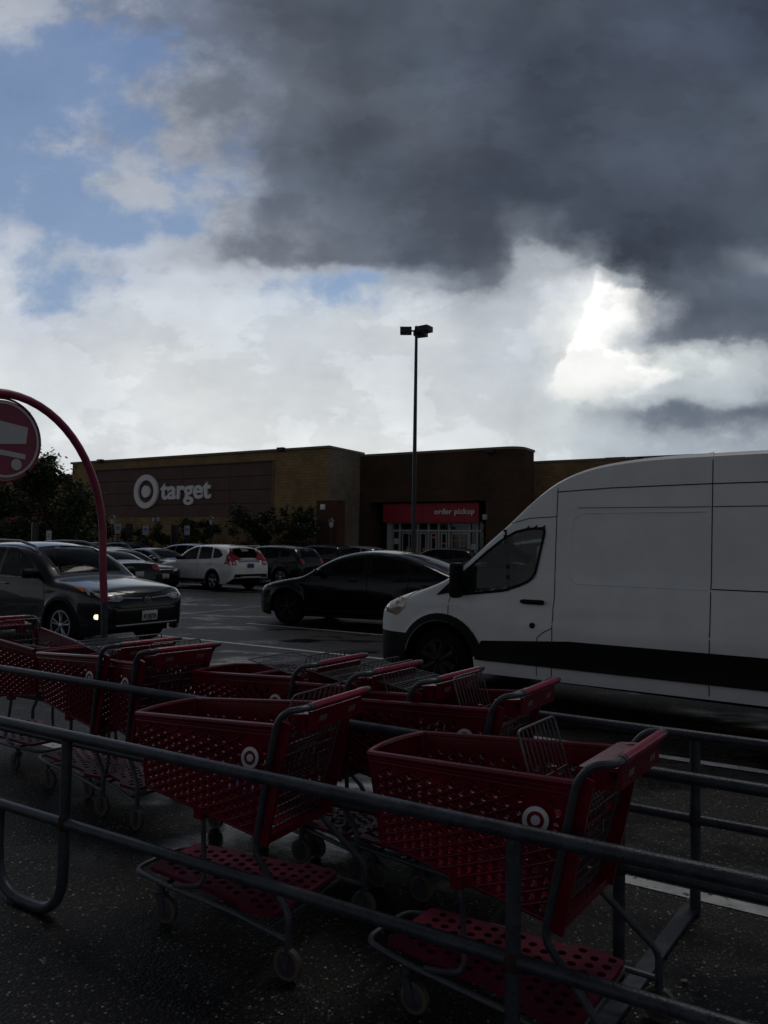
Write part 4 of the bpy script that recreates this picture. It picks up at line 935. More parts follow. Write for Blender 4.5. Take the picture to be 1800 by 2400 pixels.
    rt = Matrix.Rotation(radians(-62 if not van else -48), 3, 'Y'); sw.tube([V((cx, .38, cz-.02))+rt @ V((.185*cos(a*2*pi/20), .185*sin(a*2*pi/20), 0)) for a in range(20)], .014, 6, closed=True); sw.tube([V((cx, .38, cz-.02)), V((cx+.3, .38, cz-.14))], .03, 6); sw.build('steering_wheel', M_black, root)
    # panel gaps
    m = MB()
    for ax in 'lr':
        for ln in S_['doors']: ribbon(m, ax, ln, .010 if not van else .009)
        if not van:
            ribbon(m, ax, [(S_['doors'][0][0][0], .40), (S_['doors'][1][0][0], .30), (S_['doors'][2][0][0]-.25, .34)], .008)
    m.build('panel_gap', M_seam, root, smooth=False)
    # wheels
    prof = [(wr*.66, -.10), (wr*.93, -.112), (wr, -.085), (wr, .085), (wr*.93, .112), (wr*.66, .10)]
    for c in (fo, fo+wb):
        for sy in (-1, 1):
            pos = V((H2-c, sy*(Wc/2-.125), wr)); w = empty('wheel', pos); w.parent = root
            MB().lathe(prof, 28, 'y').build('tyre', M_rub, w)
            if c > fo and detail < 1: continue
            r = MB(); yo = sy*.122; rr_ = wr*.68; rad = M_rim if rimm is None else rimm
            plate(r, circ(0, 0, rr_, 28), [circ(0, 0, rr_*.90, 28)], lambda a, b, w_: V((a, yo-sy*.02+w_*sy, b)), .025)
            ns = {'van': 8}.get(kind, 5)
            for k in range(ns):
                a0 = 2*pi*k/ns+.3
                for da in ((-.16, .16) if not van else (0,)):
                    d = V((cos(a0+da), 0, sin(a0+da))); e = V((cos(a0), 0, sin(a0)))
                    r.tube([e*rr_*.12+V((0, yo*.9, 0)), d*rr_*.55+V((0, yo*.93, 0)), d*rr_*.93+V((0, yo, 0))], [.022, .018, .02] if not van else [.05, .05, .06], 6)
            r.lathe([(rr_*.22, yo-sy*.03), (rr_*.22, yo), (rr_*.14, yo+sy*.012)], 16, 'y'); r.build('rim', rad, w)
            MB().lathe([(rr_*.95, yo-sy*.075), (rr_*.95, yo-sy*.055)], 20, 'y').build('brake_disc', M_under, w)
    # mirrors
    if not van:
        for sy in (-1, 1):
            p = S_['side'][0][0][0]+.08; z = S_['side'][0][0][1]+.07; y = sy*(hw(p, z)+.13)
            mr = MB().lathe([(.02, -.10), (.075, -.085), (.085, 0), (.08, .07), (.05, .10), (.01, .105)], 12, 'y', (0, 0, 0)); mr.v = [(v[0]*.9+H2-p+.02, v[1]*1.15+y, v[2]*.95+z) for v in mr.v]
            mr.tube([(H2-p, y-sy*.12, z-.06), (H2-p+.01, y, z-.04)], .025, 6); mr.build('wing_mirror', paintm if not S_['clad'] else M_black, root)
    for (hp, hz) in S_['handles']:
        for sy in (-1, 1):
            y = sy*(hw(hp, hz)+.022); MB().tube([(H2-hp+.10, y-sy*.02, hz), (H2-hp+.08, y, hz), (H2-hp-.08, y, hz+.004), (H2-hp-.10, y-sy*.02, hz+.004)], .014, 6).build('door_handle', M_chrome if kind == 'suv' else paintm, root)
    if S_['clad']:
        for ax in 'lr':
            for c in (fo, fo+wb):
                a0, a1 = radians(-8), radians(188); o_ = [(c+(arch_r+.055)*cos(a0+(a1-a0)*k/18), wr+(arch_r+.055)*sin(a0+(a1-a0)*k/18)) for k in range(19)]; i_ = [(c+(arch_r+.004)*cos(a1-(a1-a0)*k/18), wr+(arch_r+.004)*sin(a1-(a1-a0)*k/18)) for k in range(19)]
                patch('arch_cladding', ax, o_+i_, M_black, .010, grid=.2)
            patch('sill_cladding', ax, [(fo+arch_r+.03, .25), (fo+wb-arch_r-.03, .25), (fo+wb-arch_r-.05, .40), (fo+arch_r+.05, .38)], M_black, .008)
    if S_['rails']:
        for sy in (-1, 1):
            m = MB(); pp = [1.98, 2.08, 2.5, 3.1, 3.6, 3.95, 4.05]; zz = [0, .045, .05, .05, .05, .035, 0]
            m.tube([V((H2-p, sy*(Wc/2*.80*.86), tz(p)-.035+z)) for p, z in zip(pp, zz)], [.012, .022, .024, .024, .022, .016, .01], 8); m.build('roof_rail', M_black if detail < 2 else pmat('rail_silver', (.22, .23, .25), .35, metal=.7), root)
    root['H2'] = H2; root.location = V(front_axle)-Matrix.Rotation(yaw, 3, 'Z') @ V((H2-fo, 0, 0)); root.rotation_euler = (0, 0, yaw)
    del root['H2']
    return dict(root=root, patch=patch, ribbon=ribbon, project=project, hw=hw, tz=tz, H2=H2, fo=fo, wb=wb, wr=wr, W=Wc, L=Lc, body=body, arch=arch_r)
def numplate(c, ax, y, z, txt, w=.31, h=.155, mat=None, rt_off=.012):
    P = c['project'](ax, y, z, .02); r = c['root']; s = 1 if ax == 'f' else -1
    f = MB().box((0, 0, 0), (.008, w, h)).build('number_plate', mat or M_plate, r, bevel=.003); f.location = (P.x+s*.012, y, z)
    o = textmesh(txt, .11, 'plate_text', M_platet if not mat else M_signwhite, f, .0015, bold=.003); o.scale = (.62, .9, 1)
    o.rotation_euler = (pi/2, 0, pi/2 if s > 0 else -pi/2); o.location = (s*.006, 0, -.045)
    m = MB().box((s*.005, 0, -.062), (.002, .09, .014)); m.build('plate_motif', M_decalred, f, smooth=False)
    return f
def simple_lights(c, low=False, tail=True, head=True, tailpoly=None, tz_=(.82, .98)):
    for sg in (-1, 1):
        W2 = c['W']/2
        if head: c['patch']('headlight', 'f', [(sg*W2*.52, .70), (sg*W2*.93, .76), (sg*W2*.95, .84), (sg*W2*.52, .78)], M_lens, .006, grid=.06)
        if tail:
            tp = tailpoly or [(sg*W2*.58, tz_[0]), (sg*W2*.86, tz_[0]), (sg*W2*.86, tz_[1]), (sg*W2*.58, tz_[1]-.02)]
            c['patch']('tail_light', 'b', [(sg*abs(a), b) for a, b in tp], M_rlens, .008, grid=.06)
    c['patch']('grille', 'f', [(-.42, .50), (.42, .50), (.46, .62), (-.46, .62)], M_black, .006)

FW = 830
# 1 --- the charcoal SUV with a driver, fog lamp on
c = car('suv', 'suv', 'charcoal grey SUV with roof rails, a driver inside and one fog lamp lit', 'car', paint('charcoal', (.007, .0095, .014), .4, .28), (-4.57, 12.92, 0), radians(-32), rimm=M_rim)
P = c['patch']; W2 = c['W']/2; H2 = c['H2']
for s in (-1, 1):
    hl = P('headlight', 'f', [(s*.44, .83), (s*.56, .86), (s*.84, .925), (s*.84, .86), (s*.79, .80), (s*.56, .775)], M_lens, .008, grid=.05)
    P('headlight_trim', 'f', [(s*.10, .80), (s*.46, .825), (s*.57, .79), (s*.78, .80), (s*.76, .775), (s*.55, .755), (s*.44, .795), (s*.10, .785)], M_chrome, .012, grid=.05, parent=hl)
    sd_ = 'l' if s > 0 else 'r'; P('headlight', sd_, [(.16, .84), (.30, .86), (.62, .97), (.40, .945), (.18, .91)], M_lens, .008, grid=.05); P('turn_signal', sd_, [(.42, .90), (.66, .965), (.70, .985), (.44, .945)], M_amber, .014, grid=.04, parent=hl)
    q = c['project']('r' if s < 0 else 'l', .17, .535, .0)
    fg = MB().lathe([(.040, -.03), (.040, .012), (.028, .02)], 16, 'x').build('fog_lamp', pmat('fog_lit', (.9, .85, .6), .3, emit=((1, .84, .52), 1.6)) if s < 0 else M_lens, c['root']); fg.location = q+V((.0, 0, 0))
    P('bumper_side', 'f', [(s*.50, .40), (s*.80, .40), (s*.84, .58), (s*.64, .58)], M_black, .006)
P('grille', 'f', [(-.56, .645), (.56, .645), (.66, .70), (-.66, .70)], M_black, .007)
P('lower_grille', 'f', [(-.52, .41), (.52, .41), (.62, .60), (-.62, .60)], M_black, .007)
P('bumper_trim', 'f', [(-.60, .385), (.60, .385), (.62, .40), (-.62, .40)], M_chrome, .012)
P('bumper_bar', 'f', [(-.70, .605), (.70, .605), (.66, .63), (-.66, .63)], paint('charcoal', 0), .014)
q = c['project']('f', 0, .765, .008)
m = MB(); rt = lambda a, b, w_: V((q.x+w_, a, q.z+b))
for (cx_, cy_, rx_, ry_) in ((0, 0, .075, .052), (0, 0, .028, .048), (0, .022, .052, .019)): plate(m, circ(cx_, cy_, rx_, 24, ry_), [circ(cx_, cy_, rx_-.009, 24, ry_-.009)], rt, .012)
m.build('front_emblem', M_chrome, c['root'], smooth=False)
numplate(c, 'f', .02, .52, '9CV8728')
m = MB().tube([c['project']('r', p, 1.075+.0*p, .01) for p in (1.6, 2.2, 2.8, 3.4, 3.9)], .007, 6); m.tube([c['project']('l', p, 1.075, .01) for p in (1.6, 2.2, 2.8, 3.4, 3.9)], .007, 6); m.build('window_trim', M_chrome, c['root'])
MB().box((0, 0, 0), (.002, .1, .06)).build('screen_sticker', M_signwhite, c['root'], smooth=False).location = c['project']('t', 2.02, -.25, .01)
m = MB(); c['ribbon'](m, 'f', [(-.80, .90), (-.7, .93), (-.3, .875), (0, .86), (.3, .875), (.7, .93), (.80, .90)], .010); m.build('bonnet_gap', M_seam, c['root'], smooth=False)
SUVC = c
# 2 --- black fastback electric car
c = car('fastback_car', 'fastback', 'glossy black fastback car with dark wheels parked beyond the white van nose', 'car', paint('black', (.002, .0022, .003), .1, .2, coat=.3, spec=.2), (-1.60, 17.15, 0), radians(154), rimm=M_rimd, group=None)
simple_lights(c, tz_=(.98, 1.08)); c['patch']('lower_intake', 'f', [(-.6, .34), (.6, .34), (.66, .46), (-.66, .46)], M_black, .006)
m = MB(); m.tube([c['project']('l', p, .345, .012) for p in (1.3, 1.8, 2.4, 3.0, 3.3)], .018, 6); m.build('sill_trim', paint('black', 0), c['root'])
# 3 --- white crossover
c = car('crossover', 'crossover', 'white crossover seen from its rear corner with tall red tail lamps', 'car', paint('white', (.72, .72, .70), 0, .35), (0, 0, 0), radians(145), group='parked cars')
def place_rear(c, pt, yaw):      # put the near rear wheel contact at pt
    r = c['root']; r.rotation_euler = (0, 0, yaw); loc = V((c['H2']-c['fo']-c['wb'], (c['W']/2-.02)*1, 0)); r.location = V(pt)-Matrix.Rotation(yaw, 3, 'Z') @ loc
place_rear(c, (-6.10, 27.6, 0), radians(140))
for s in (-1, 1):
    tl = c['patch']('tail_light', 'b', [(s*.58, .93), (s*.80, .92), (s*.79, 1.06), (s*.76, 1.2), (s*.64, 1.46), (s*.59, 1.44), (s*.68, 1.15), (s*.60, 1.06)], M_rlens, .012, grid=.05)
    c['patch']('tail_light', 'l' if s > 0 else 'r', [(4.16, .96), (4.44, .91), (4.40, 1.10), (4.18, 1.46), (4.10, 1.48), (4.24, 1.14)], M_rlens, .012, grid=.05)
    c['patch']('reverse_lamp', 'b', [(s*.62, .95), (s*.76, .94), (s*.76, 1.03), (s*.64, 1.04)], M_lens, .018, grid=.05, parent=tl)
c['patch']('chrome_bar', 'b', [(-.5, 1.02), (.5, 1.02), (.46, 1.085), (-.46, 1.085)], M_chrome, .016)
c['patch']('rear_bumper', 'b', [(-.78, .46), (.78, .46), (.72, .60), (-.72, .60)], M_black, .012)
c['patch']('skid_plate', 'b', [(-.55, .44), (.55, .44), (.5, .52), (-.5, .52)], M_rim, .02)
numplate(c, 'b', 0, .90, '8AB 2417' if False else '', mat=M_blue)
m = MB().box((-c['H2']+.38, 0, 1.60), (.30, 1.2, .03)); m.build('roof_spoiler', paint('white', 0), c['root'], bevel=.01)
# 4 --- black sedan, nose to the lane
blk = paint('jet', (.003, .0034, .005), .2, .22, coat=.4, spec=.25)
c = car('sedan', 'sedan', 'black sedan with chrome grille surround and pale number plate, nose beside the white crossover', 'car', blk, (-8.45, 27.55, 0), radians(-33), group='parked cars')
for s in (-1, 1): c['patch']('headlight', 'f', [(s*.42, .66), (s*.62, .665), (s*.90, .73), (s*.91, .80), (s*.7, .77), (s*.44, .72)], M_lens, .008, grid=.05)
gr = c['patch']('grille', 'f', [(-.40, .60), (.40, .60), (.42, .72), (-.42, .72)], M_black, .007)
c['patch']('grille_trim', 'f', [(-.42, .715), (.42, .715), (.46, .735), (-.46, .735)], M_chrome, .014, parent=gr); c['patch']('grille_trim', 'f', [(-.40, .585), (.40, .585), (.42, .60), (-.42, .60)], M_chrome, .014, parent=gr)
c['patch']('lower_intake', 'f', [(-.62, .30), (.62, .30), (.66, .38), (-.66, .38)], M_black, .007)
numplate(c, 'f', 0, .50, '7BX 4106' if False else '')
m = MB(); m.tube([c['project']('r', p, z, .008) for p, z in ((1.66, .985), (1.9, 1.13), (2.2, 1.27), (2.5, 1.345), (2.9, 1.36), (3.3, 1.335), (3.7, 1.2))], .006, 6); m.build('window_trim', M_chrome, c['root'])
# 5 --- near-black sedan seen from behind
c = car('sedan', 'sedan', 'black sedan seen from behind between the charcoal SUV and the pole of the red hoop', 'car', paint('ink', (.005, .006, .010), .3, .25, coat=.4), (-10.6, 25.3, 0), radians(147), group='parked cars')
simple_lights(c, tz_=(.84, .98)); numplate(c, 'b', 0, .72, '')
# 6 --- black hatchback-like sedan, tail to the right
c = car('hatchback', 'hatch', 'black hatchback with clear-red tail lamp, left of the glossy black fastback', 'car', blk, (-6.35, 34.0, 0), radians(150), group='parked cars')
c['root'].scale = (1, 1, .96)
for s in (-1, 1):
    c['patch']('tail_light', 'b', [(s*.58, .82), (s*.76, .80), (s*.74, 1.10), (s*.62, 1.12)], M_rlens, .012, grid=.05); c['patch']('tail_light', 'l' if s > 0 else 'r', [(4.22, .82), (4.36, .80), (4.30, 1.04), (4.20, 1.10)], M_rlens, .012, grid=.05)
m = MB(); m.tube([c['project']('l', p, .90, .004) for p in (1.3, 2.0, 2.6, 3.2, 3.9)], .010, 6); m.build('side_moulding', M_chrome, c['root'])
# further rows: (kind, label, paint, picture x of the body centre, distance, yaw deg)
far = [
 ('crossover', 'dark crossover with red tail lamps half hidden right of the white crossover', paint('ink', 0), 586, 32.6, 150, 0),
 ('sedan', 'blue grey sedan behind the black sedan with the number plate', paint('slate', (.05, .06, .075), .5, .3), 345, 34.5, -33, 0),
 ('suv', 'dark blue estate-like SUV between the hoop pole and the parking signs', paint('navy', (.02, .028, .045), .5, .3), 288, 45.5, -31, 1),
 ('crossover', 'silver crossover roof left of the hoop pole behind the charcoal SUV', paint('silver', (.22, .23, .25), .6, .3), 208, 44, -31, 0),
 ('sedan', 'grey sedan roof just left of the white crossover', paint('grey', (.10, .11, .12), .6, .3), 372, 44, 149, 0),
 ('crossover', 'silver car roof directly behind the white crossover', paint('silver', 0), 440, 40, -31, 0),
 ('sedan', 'dark sedan roof between the white crossover and the black hatchback', paint('ink', 0), 585, 39, 149, 0),
 ('suv', 'long black SUV roof behind the black hatchback', blk, 680, 40, 150, 1),
 ('crossover', 'silver crossover with red tail lamp behind the roof of the glossy fastback', paint('silver', 0), 762, 44, 149, 0),
 ('sedan', 'dark sedan roof just above the roof of the glossy fastback', paint('ink', 0), 806, 34, 149, 0),
 ('crossover', 'black crossover between the fastback and the van windscreen, below the glass doors', blk, 950, 36, 149, 0),
 ('sedan', 'white car roof at the far left under the broad tree', paint('white', 0), 92, 47, -31, 0),
 ('sedan', 'blue grey sedan showing its windscreen over the black sedan seen from behind', paint('slate', 0), 262, 36.5, -31, 0),
 ('sedan', 'silver sedan roof in the gap left of the black SUV roof', paint('silver', 0), 640, 46, 149, 0),
]
def root_copy(proto, paintm):
    kids = {}
    for c_ in bpy.data.objects:
        if c_.parent: kids.setdefault(c_.parent.name, []).append(c_)
    def cp(o, par):
        k = o.copy(); COL.objects.link(k)
        if par: k.parent = par
        if k.type == 'MESH' and o.data.materials and o.data.materials[0].name.startswith('paint_'):
            k.material_slots[0].link = 'OBJECT'; k.material_slots[0].material = paintm
        for ch in kids.get(o.name, []): cp(ch, k)
        return k
    return cp(proto, None)
protos = {}
for kind, lab, pm, px, d, yaw, _r in far:
    pos = at(px, d)
    if kind not in protos:
        c = car({'suv': 'suv', 'crossover': 'crossover', 'sedan': 'sedan'}[kind], kind, lab, 'car', pm, (0, 0, 0), 0, detail=1)
        simple_lights(c, tailpoly=[(.56, .92), (.79, .90), (.78, 1.10), (.58, 1.08)] if kind != 'sedan' else None, tz_=(.84, .98)); protos[kind] = c['root']; r = c['root']
    else: r = root_copy(protos[kind], pm)
    r.location = pos; r.rotation_euler = (0, 0, radians(yaw)); tag(r, lab, 'car', 'parked cars')

# 7 --- the white van
whv = paint('van_white', (.80, .81, .81), 0, .42, coat=.25)
VD = V((cos(radians(143.45)), sin(radians(143.45)), 0)); b0 = V((1.809, 8.133, 0))
near = V((-VD.y, VD.x, 0))
if near.y > 0: near = -near
c = car('van', 'van', 'white high panel van with black lower cladding and closed doors at the right', 'van', whv, (0, 0, 0), 0, rimm=pmat('steel_wheel', (.012, .011, .010), .6, metal=.2, var=.3, vscale=20), glass=M_glassv)
r = c['root']; H2 = c['H2']; r.rotation_euler = (0, 0, radians(143.45)); ctr = b0+VD*(2.42-H2)-near*(c['W']/2-.0); r.location = ctr
P = c['patch']
for ax in 'lr':
    A = c['arch']; fo, wb, wr = c['fo'], c['wb'], c['wr']
    a0, a1 = radians(12), radians(180); o_ = [(fo+.02+(A+.10)*cos(a0+(a1-a0)*k/18), wr+(A+.085)*sin(a0+(a1-a0)*k/18)) for k in range(19)]; i_ = [(fo+(A+.004)*cos(a1-(a1-a0)*k/18), wr+(A+.004)*sin(a1-(a1-a0)*k/18)) for k in range(19)]
    P('arch_cladding', ax, o_+i_, M_black, .012, grid=.2)
    P('side_cladding', ax, [(fo+A+.015, .44), (fo+wb-A-.01, .46), (fo+wb-A-.03, .75), (2.6, .735), (fo+A+.09, .655), (fo+A+.045, .58)], M_black, .016, grid=.055)
    P('corner_trim', ax, [(.93, 1.125), (1.06, 1.15), (1.24, 1.36), (1.20, 1.36)], M_black, .010, grid=.1)
    m = MB()
    def L2(l, w=.012, off=.006): c['ribbon'](m, ax, l, w, off, .1)
    L2([(2.42, 2.30), (3.0, 2.325), (3.98, 2.335), (6.4, 2.33)], .010); L2([(3.99, 2.115), (6.4, 2.11)], .008); L2([(2.65, 2.125), (3.97, 2.115)], .006)
    L2([(3.99, 1.335), (6.4, 1.33)], .010); L2([(1.30, 1.50), (1.75, 1.93), (1.95, 2.08), (2.12, 2.22)], .006)
    m.build('panel_gap', M_seam, r, smooth=False)
    # pressed panel outline: a shallow raised rim round the recessed side panel
    m = MB(); s_ = 1 if ax == 'l' else -1
    ln = fillet([(3.93, 0, 2.07), (2.60, 0, 2.07), (2.56, 0, 1.33), (3.93, 0, 1.325)], .14, 6)
    m.tube([c['project'](ax, q.x, q.z, .0) for q in ln], .007, 6); m.build('panel_pressing', whv, r)
    hp = c['project'](ax, 2.20, 1.11, .03); m = MB().tube([hp+V((.16, 0, 0)), hp+V((.13, s_*.01, 0)), hp+V((-.09, s_*.01, 0)), hp+V((-.11, 0, 0))], [.018, .026, .026, .02], 8); m.build('door_handle', M_black, r)
    hp = c['project'](ax, 2.18, .868, .0); m = MB().lathe([(.032, 0), (.030, s_*.014), (.012, s_*.018)], 16, 'y'); o = m.build('door_lock', M_black, r); o.location = hp
    # mirror
    q = c['project'](ax, 1.27, 1.28, 0); m = MB().box((0, 0, 0), (.12, .17, .40)); o = m.build('wing_mirror', M_black, r, bevel=.04); o.location = q+V((-.02, s_*.16, .04))
    m = MB().tube([(0, 0, -.12), (0, s_*.12, -.12)], .035, 8); m.build('mirror_arm', M_black, o).location = (-.0, -s_*.14, 0)
    m = MB(); L2([(1.80, 1.895), (1.845, 1.62), (1.865, 1.25)], .045, .009); m.build('window_divider', M_black, r, smooth=False)
    hl = P('headlight', ax, [(.07, .87), (.38, .86), (.50, .96), (.68, 1.175), (.52, 1.145), (.30, 1.07), (.12, .97)], pmat('warm_lens', (.42, .34, .29), .15, metal=.35, var=.6, vscale=9, coat=1), .010, grid=.06)
for s in (-1, 1): P('headlight', 'f', [(s*.66, .90), (s*.86, .87), (s*.93, .95), (s*.90, 1.03), (s*.70, .99)], M_lens, .010, grid=.06)
P('grille', 'f', [(-.62, .70), (.62, .70), (.60, .92), (-.60, .92)], M_black, .010)
m = MB()
m = MB().tube([c['project']('f', y, .44, .01) for y in (-.5, -.25, 0, .25, .5)], .010, 6)
m.build('bumper_slats', M_rim, r)
q = c['project']('t', 2.95, 0, 0); m = MB(); m.add([(q.x+.10, -.02, q.z-.02), (q.x+.10, .02, q.z-.02), (q.x-.10, -.03, q.z-.02), (q.x-.10, .03, q.z-.02), (q.x-.07, 0, q.z+.09), (q.x-.03, 0, q.z+.09)], [(0, 2, 4, 5), (1, 5, 4, 3), (0, 5, 1), (2, 3, 4), (0, 1, 3, 2)]); m.build('roof_antenna', M_black, r)
m = MB().tube([V((H2-2.1, .25, 1.0)), V((H2-2.1, .25, 1.9))], .02, 6); m.build('grab_pole', M_black, r)
MB().box((H2-2.44, 0, 1.4), (.03, 1.8, 1.9)).build('bulkhead', pmat('bulkhead', (.10, .11, .11), .7), r, smooth=False)
# ------------------------------------------------------------------ shopping carts
# cart space: origin on the ground under the handle, +x forward, +y left
SKT = dict(zh=1.045)
def side_pt(sy, u, w):      # u 0 rear..1 front along the basket side, w 0 bottom..1 rim
    xr = .232+(.135-.232)*w; xf = .955+(.990-.955)*w
    x = xr+(xf-xr)*u; zt = .955+(.893-.955)*u; zb = .485+(.56-.485)*u; z = zb+(zt-zb)*w
    yr = .215+(.255-.215)*w; yf = .150+(.190-.150)*w
    y = yr+(yf-yr)*(max(0, u)**1.15)
    return V((x, sy*y, z))
CART_MESH = {}
def build_cart(child_open=True, gate='down', console=True, wheelpale=True):
    root = empty('shopping_cart')
    bk = MB(); rib = MB()
    for sy in (-1, 1):
        def fn(a, b, w, sy=sy):
            p = side_pt(sy, a, b); return V((p.x, p.y+sy*w, p.z))
        holes = []; nx, nz = 17, 8
        for i in range(nx):
            for j in range(nz):
                u_ = (i+.5)/nx*.955+.022; w_ = (j+.5+(.5 if i % 2 else 0))/(nz+.5)*.86+.02
                if w_ > .86 or w_ < .05 or (j == 0 and False): continue
                du, dw = .0138/.83, .0130/.40
                if abs(u_-.135) < .07 and abs(w_-.70) < .14: continue   # solid pad behind the emblem
                holes.append([(u_+du*cos(2*pi*k/10), w_+dw*sin(2*pi*k/10)) for k in range(10)])
        plate(bk, [(0, 0), (.5, 0), (1, 0), (1, .9), (1, 1), (.5, 1), (0, 1)], holes, lambda a, b, w, fn=fn: fn(a, b, w-.008), .014)
        # rim, slotted lip and diamond ribs standing proud of the side
        bk.tube([side_pt(sy, k/10, 1)+V((0, sy*.008, .004)) for k in range(11)], .013, 8)
        rib.tube([side_pt(sy, k/10, .93)+V((0, sy*.012, 0)) for k in range(11)], .0045, 6)
        rib.tube([side_pt(sy, k/10, .965)+V((0, sy*.010, 0)) for k in range(11)], .0035, 6)
        for i in range(-10, 19):
            for dr in (1, -1):
                pts = []
                for k in range(13):
                    w_ = .02+.87*k/12; yy_ = (w_-.02)/.1012-.5; xx_ = dr*2*(yy_-(i+.5 if dr > 0 else 17.5-i-9)); u_ = (xx_+.5)*.0562+.022
                    if 0.0 <= u_ <= 1.0 and not (abs(u_-.135) < .06 and abs(w_-.70) < .13): pts.append(fn(u_, w_, .0085))
                    else:
                        if len(pts) > 1: rib.tube(pts, .0042, 4, cap=False)
                        pts = []
                if len(pts) > 1: rib.tube(pts, .0042, 4, cap=False)
    # front wall, bottom
    def ff(a, b, w):
        l, r_ = side_pt(1, 1, b), side_pt(-1, 1, b); p = l.lerp(r_, a); bow = .03*(1-(2*a-1)**2); return V((p.x+bow+w, p.y, p.z))
    hl = [[((i+.5)/8+.04*cos(2*pi*k/10), (j+.5+(.5 if i % 2 else 0))/8*.9+.035*sin(2*pi*k/10)) for k in range(10)] for i in range(8) for j in range(7)]
    plate(bk, [(0, 0), (.25, 0), (.5, 0), (.75, 0), (1, 0), (1, 1), (.75, 1), (.5, 1), (.25, 1), (0, 1)], hl, ff, .006)
    bk.tube([ff(k/10, 1, .004)+V((0, 0, .004)) for k in range(11)], .013, 8)
    bk.tube([side_pt(s, 1, w) for s, w in ((1, 0), (1, 1))], .010, 8); bk.tube([side_pt(-1, 1, 0), side_pt(-1, 1, 1)], .010, 8)
    def fb_(a, b, w): return side_pt(1, a, 0).lerp(side_pt(-1, a, 0), b)+V((0, 0, w))
    hl = [[((i+.5)/16+.018*cos(2*pi*k/8), (j+.5)/9+.03*sin(2*pi*k/8)) for k in range(8)] for i in range(16) for j in range(9)]
    plate(bk, [(0, 0), (1, 0), (1, 1), (0, 1)], hl, fb_, .006)
    for sy in (-1, 1):      # rear corner posts of the basket
        bk.box(side_pt(sy, -.02, .5)+V((-.012, 0, 0)), (.05, .014, .52), Matrix.Rotation(radians(-11.5), 3, 'Y'))
        bk.tube([side_pt(sy, 0, 0), side_pt(sy, 1, 0)], .010, 6)
    bk.box((.222, 0, .478), (.055, .46, .03)); bk.box((.60, .17, .51), (.05, .05, .05)); bk.box((.60, -.17, .51), (.05, .05, .05))
    body = bk.build('basket', M_red, root, angle=40); rib.build('basket_ribs', M_red, body)
    # emblem discs on the sides
    for sy in (-1, 1):
        c = side_pt(sy, .135, .70)+V((0, sy*.008, 0)); d = (side_pt(sy, .3, .70)-side_pt(sy, .02, .70)).normalized(); up = (side_pt(sy, .1, .9)-side_pt(sy, .1, .5)).normalized()
        R = .048; n_ = d.cross(up)*(-1 if (d.cross(up)).y*sy < 0 else 1)
        m = MB(); plate(m, circ(0, 0, R*1.06, 32), [], lambda a, b, w: c+d*a+up*b+n_*w, .003); em = m.build('emblem', M_decalred, root, smooth=False)
        m = MB(); plate(m, circ(0, 0, R, 32), [circ(0, 0, R*.66, 32)], lambda a, b, w: c+d*a+up*b+n_*(.0035+w), .002); plate(m, circ(0, 0, R*.36, 24), [], lambda a, b, w: c+d*a+up*b+n_*(.0035+w), .002); m.build('emblem_ring_and_dot', M_white, em, smooth=False)
    # tubular frame
    fr = MB()
    for sy in (-1, 1):
        pts = fillet([(0, sy*.20, 1.045), (.0, sy*.268, 1.045), (.075, sy*.278, 1.03), (.125, sy*.275, .97), (.238, sy*.243, .475), (.235, sy*.243, .43), (.045, sy*.283, .26), (.032, sy*.29, .23), (.03, sy*.29, .115)], .045, 5)
        fr.tube(pts, .0135, 10)
        pts = fillet([(.60, sy*.165, .53), (.575, sy*.175, .30), (.565, sy*.19, .20), (.66, sy*.205, .185), (.72, sy*.205, .175)], .05, 5); fr.tube(pts, .011, 8)
    fr.tube(fillet([(.235, -.243, .455), (.235, .243, .455)], .01), .012, 8)
    ub_ = fillet([(.03, .29, .15), (.35, .245, .165), (.78, .205, .165), (1.03, .150, .16), (1.03, -.150, .16), (.78, -.205, .165), (.35, -.245, .165), (.03, -.29, .15)], .07, 6)
    fr.tube(ub_, .0115, 8)
    fr.tube([(.15, .275, .155), (.15, -.275, .155)], .009, 6); fr.tube([(.78, .205, .165), (.78, -.205, .165)], .009, 6)
    fr.build('frame', M_tube, root)
    # lower rack
    rk = MB(); out_ = roundpoly([(.135, -.235), (.30, -.255), (.34, -.215), (.92, -.165), (.92, .165), (.34, .215), (.30, .255), (.135, .235)], .025, 3); hl = []
    for i in range(13):
        for j in range(8):
            x = .175+.056*i; wy = interp([(.135, .235), (.3, .24), (.34, .205), (.92, .155)], x); y = -wy+.028+(j+(.5 if i % 2 else 0))*.056
            if y < wy-.022: hl.append(circ(x, y, .0165, 12))
    plate(rk, out_, hl, lambda a, b, w: V((a, b, .185+.02*smooth01((a-.1)/.8)*0+w)), .018)
    rk.build('lower_rack', pmat('rack_plastic', (.11, .003, .024), .55, var=.2, vscale=9, spec=.2, bump=.3, bscale=150), root, smooth=False)
    # handle and console
    h = MB().tube([(0, -.205, 1.045), (0, .205, 1.045)], .0175, 14); hd = h.build('handle', M_redgrip, root)
    
    for sy in (-1, 1): MB().tube([(0, sy*.225, 1.045), (0, sy*.205, 1.045)], .0165, 12).build('handle_cap', M_tube, hd)
    cs = MB(); plate(cs, roundpoly([(.012, -.20), (.15, -.20), (.15, .20), (.012, .20)], .015), [circ(.085, .13, .038, 18), circ(.085, -.13, .038, 18)]+[circ(.05+.0*k, -.04+.016*k, .004, 6, ) for k in range(6)]+[circ(.085, -.04+.016*k, .004, 6) for k in range(6)], lambda a, b, w: V((a, b, 1.002+w-a*.12)), .012)
    for sy in (-1, 1): cs.lathe([(.040, -.075), (.041, 0)], 16, 'z', (.085, sy*.13, 1.0))
    cs.box((.012, 0, .985), (.012, .40, .075)); cs.build('cup_console', M_red, root, angle=30)
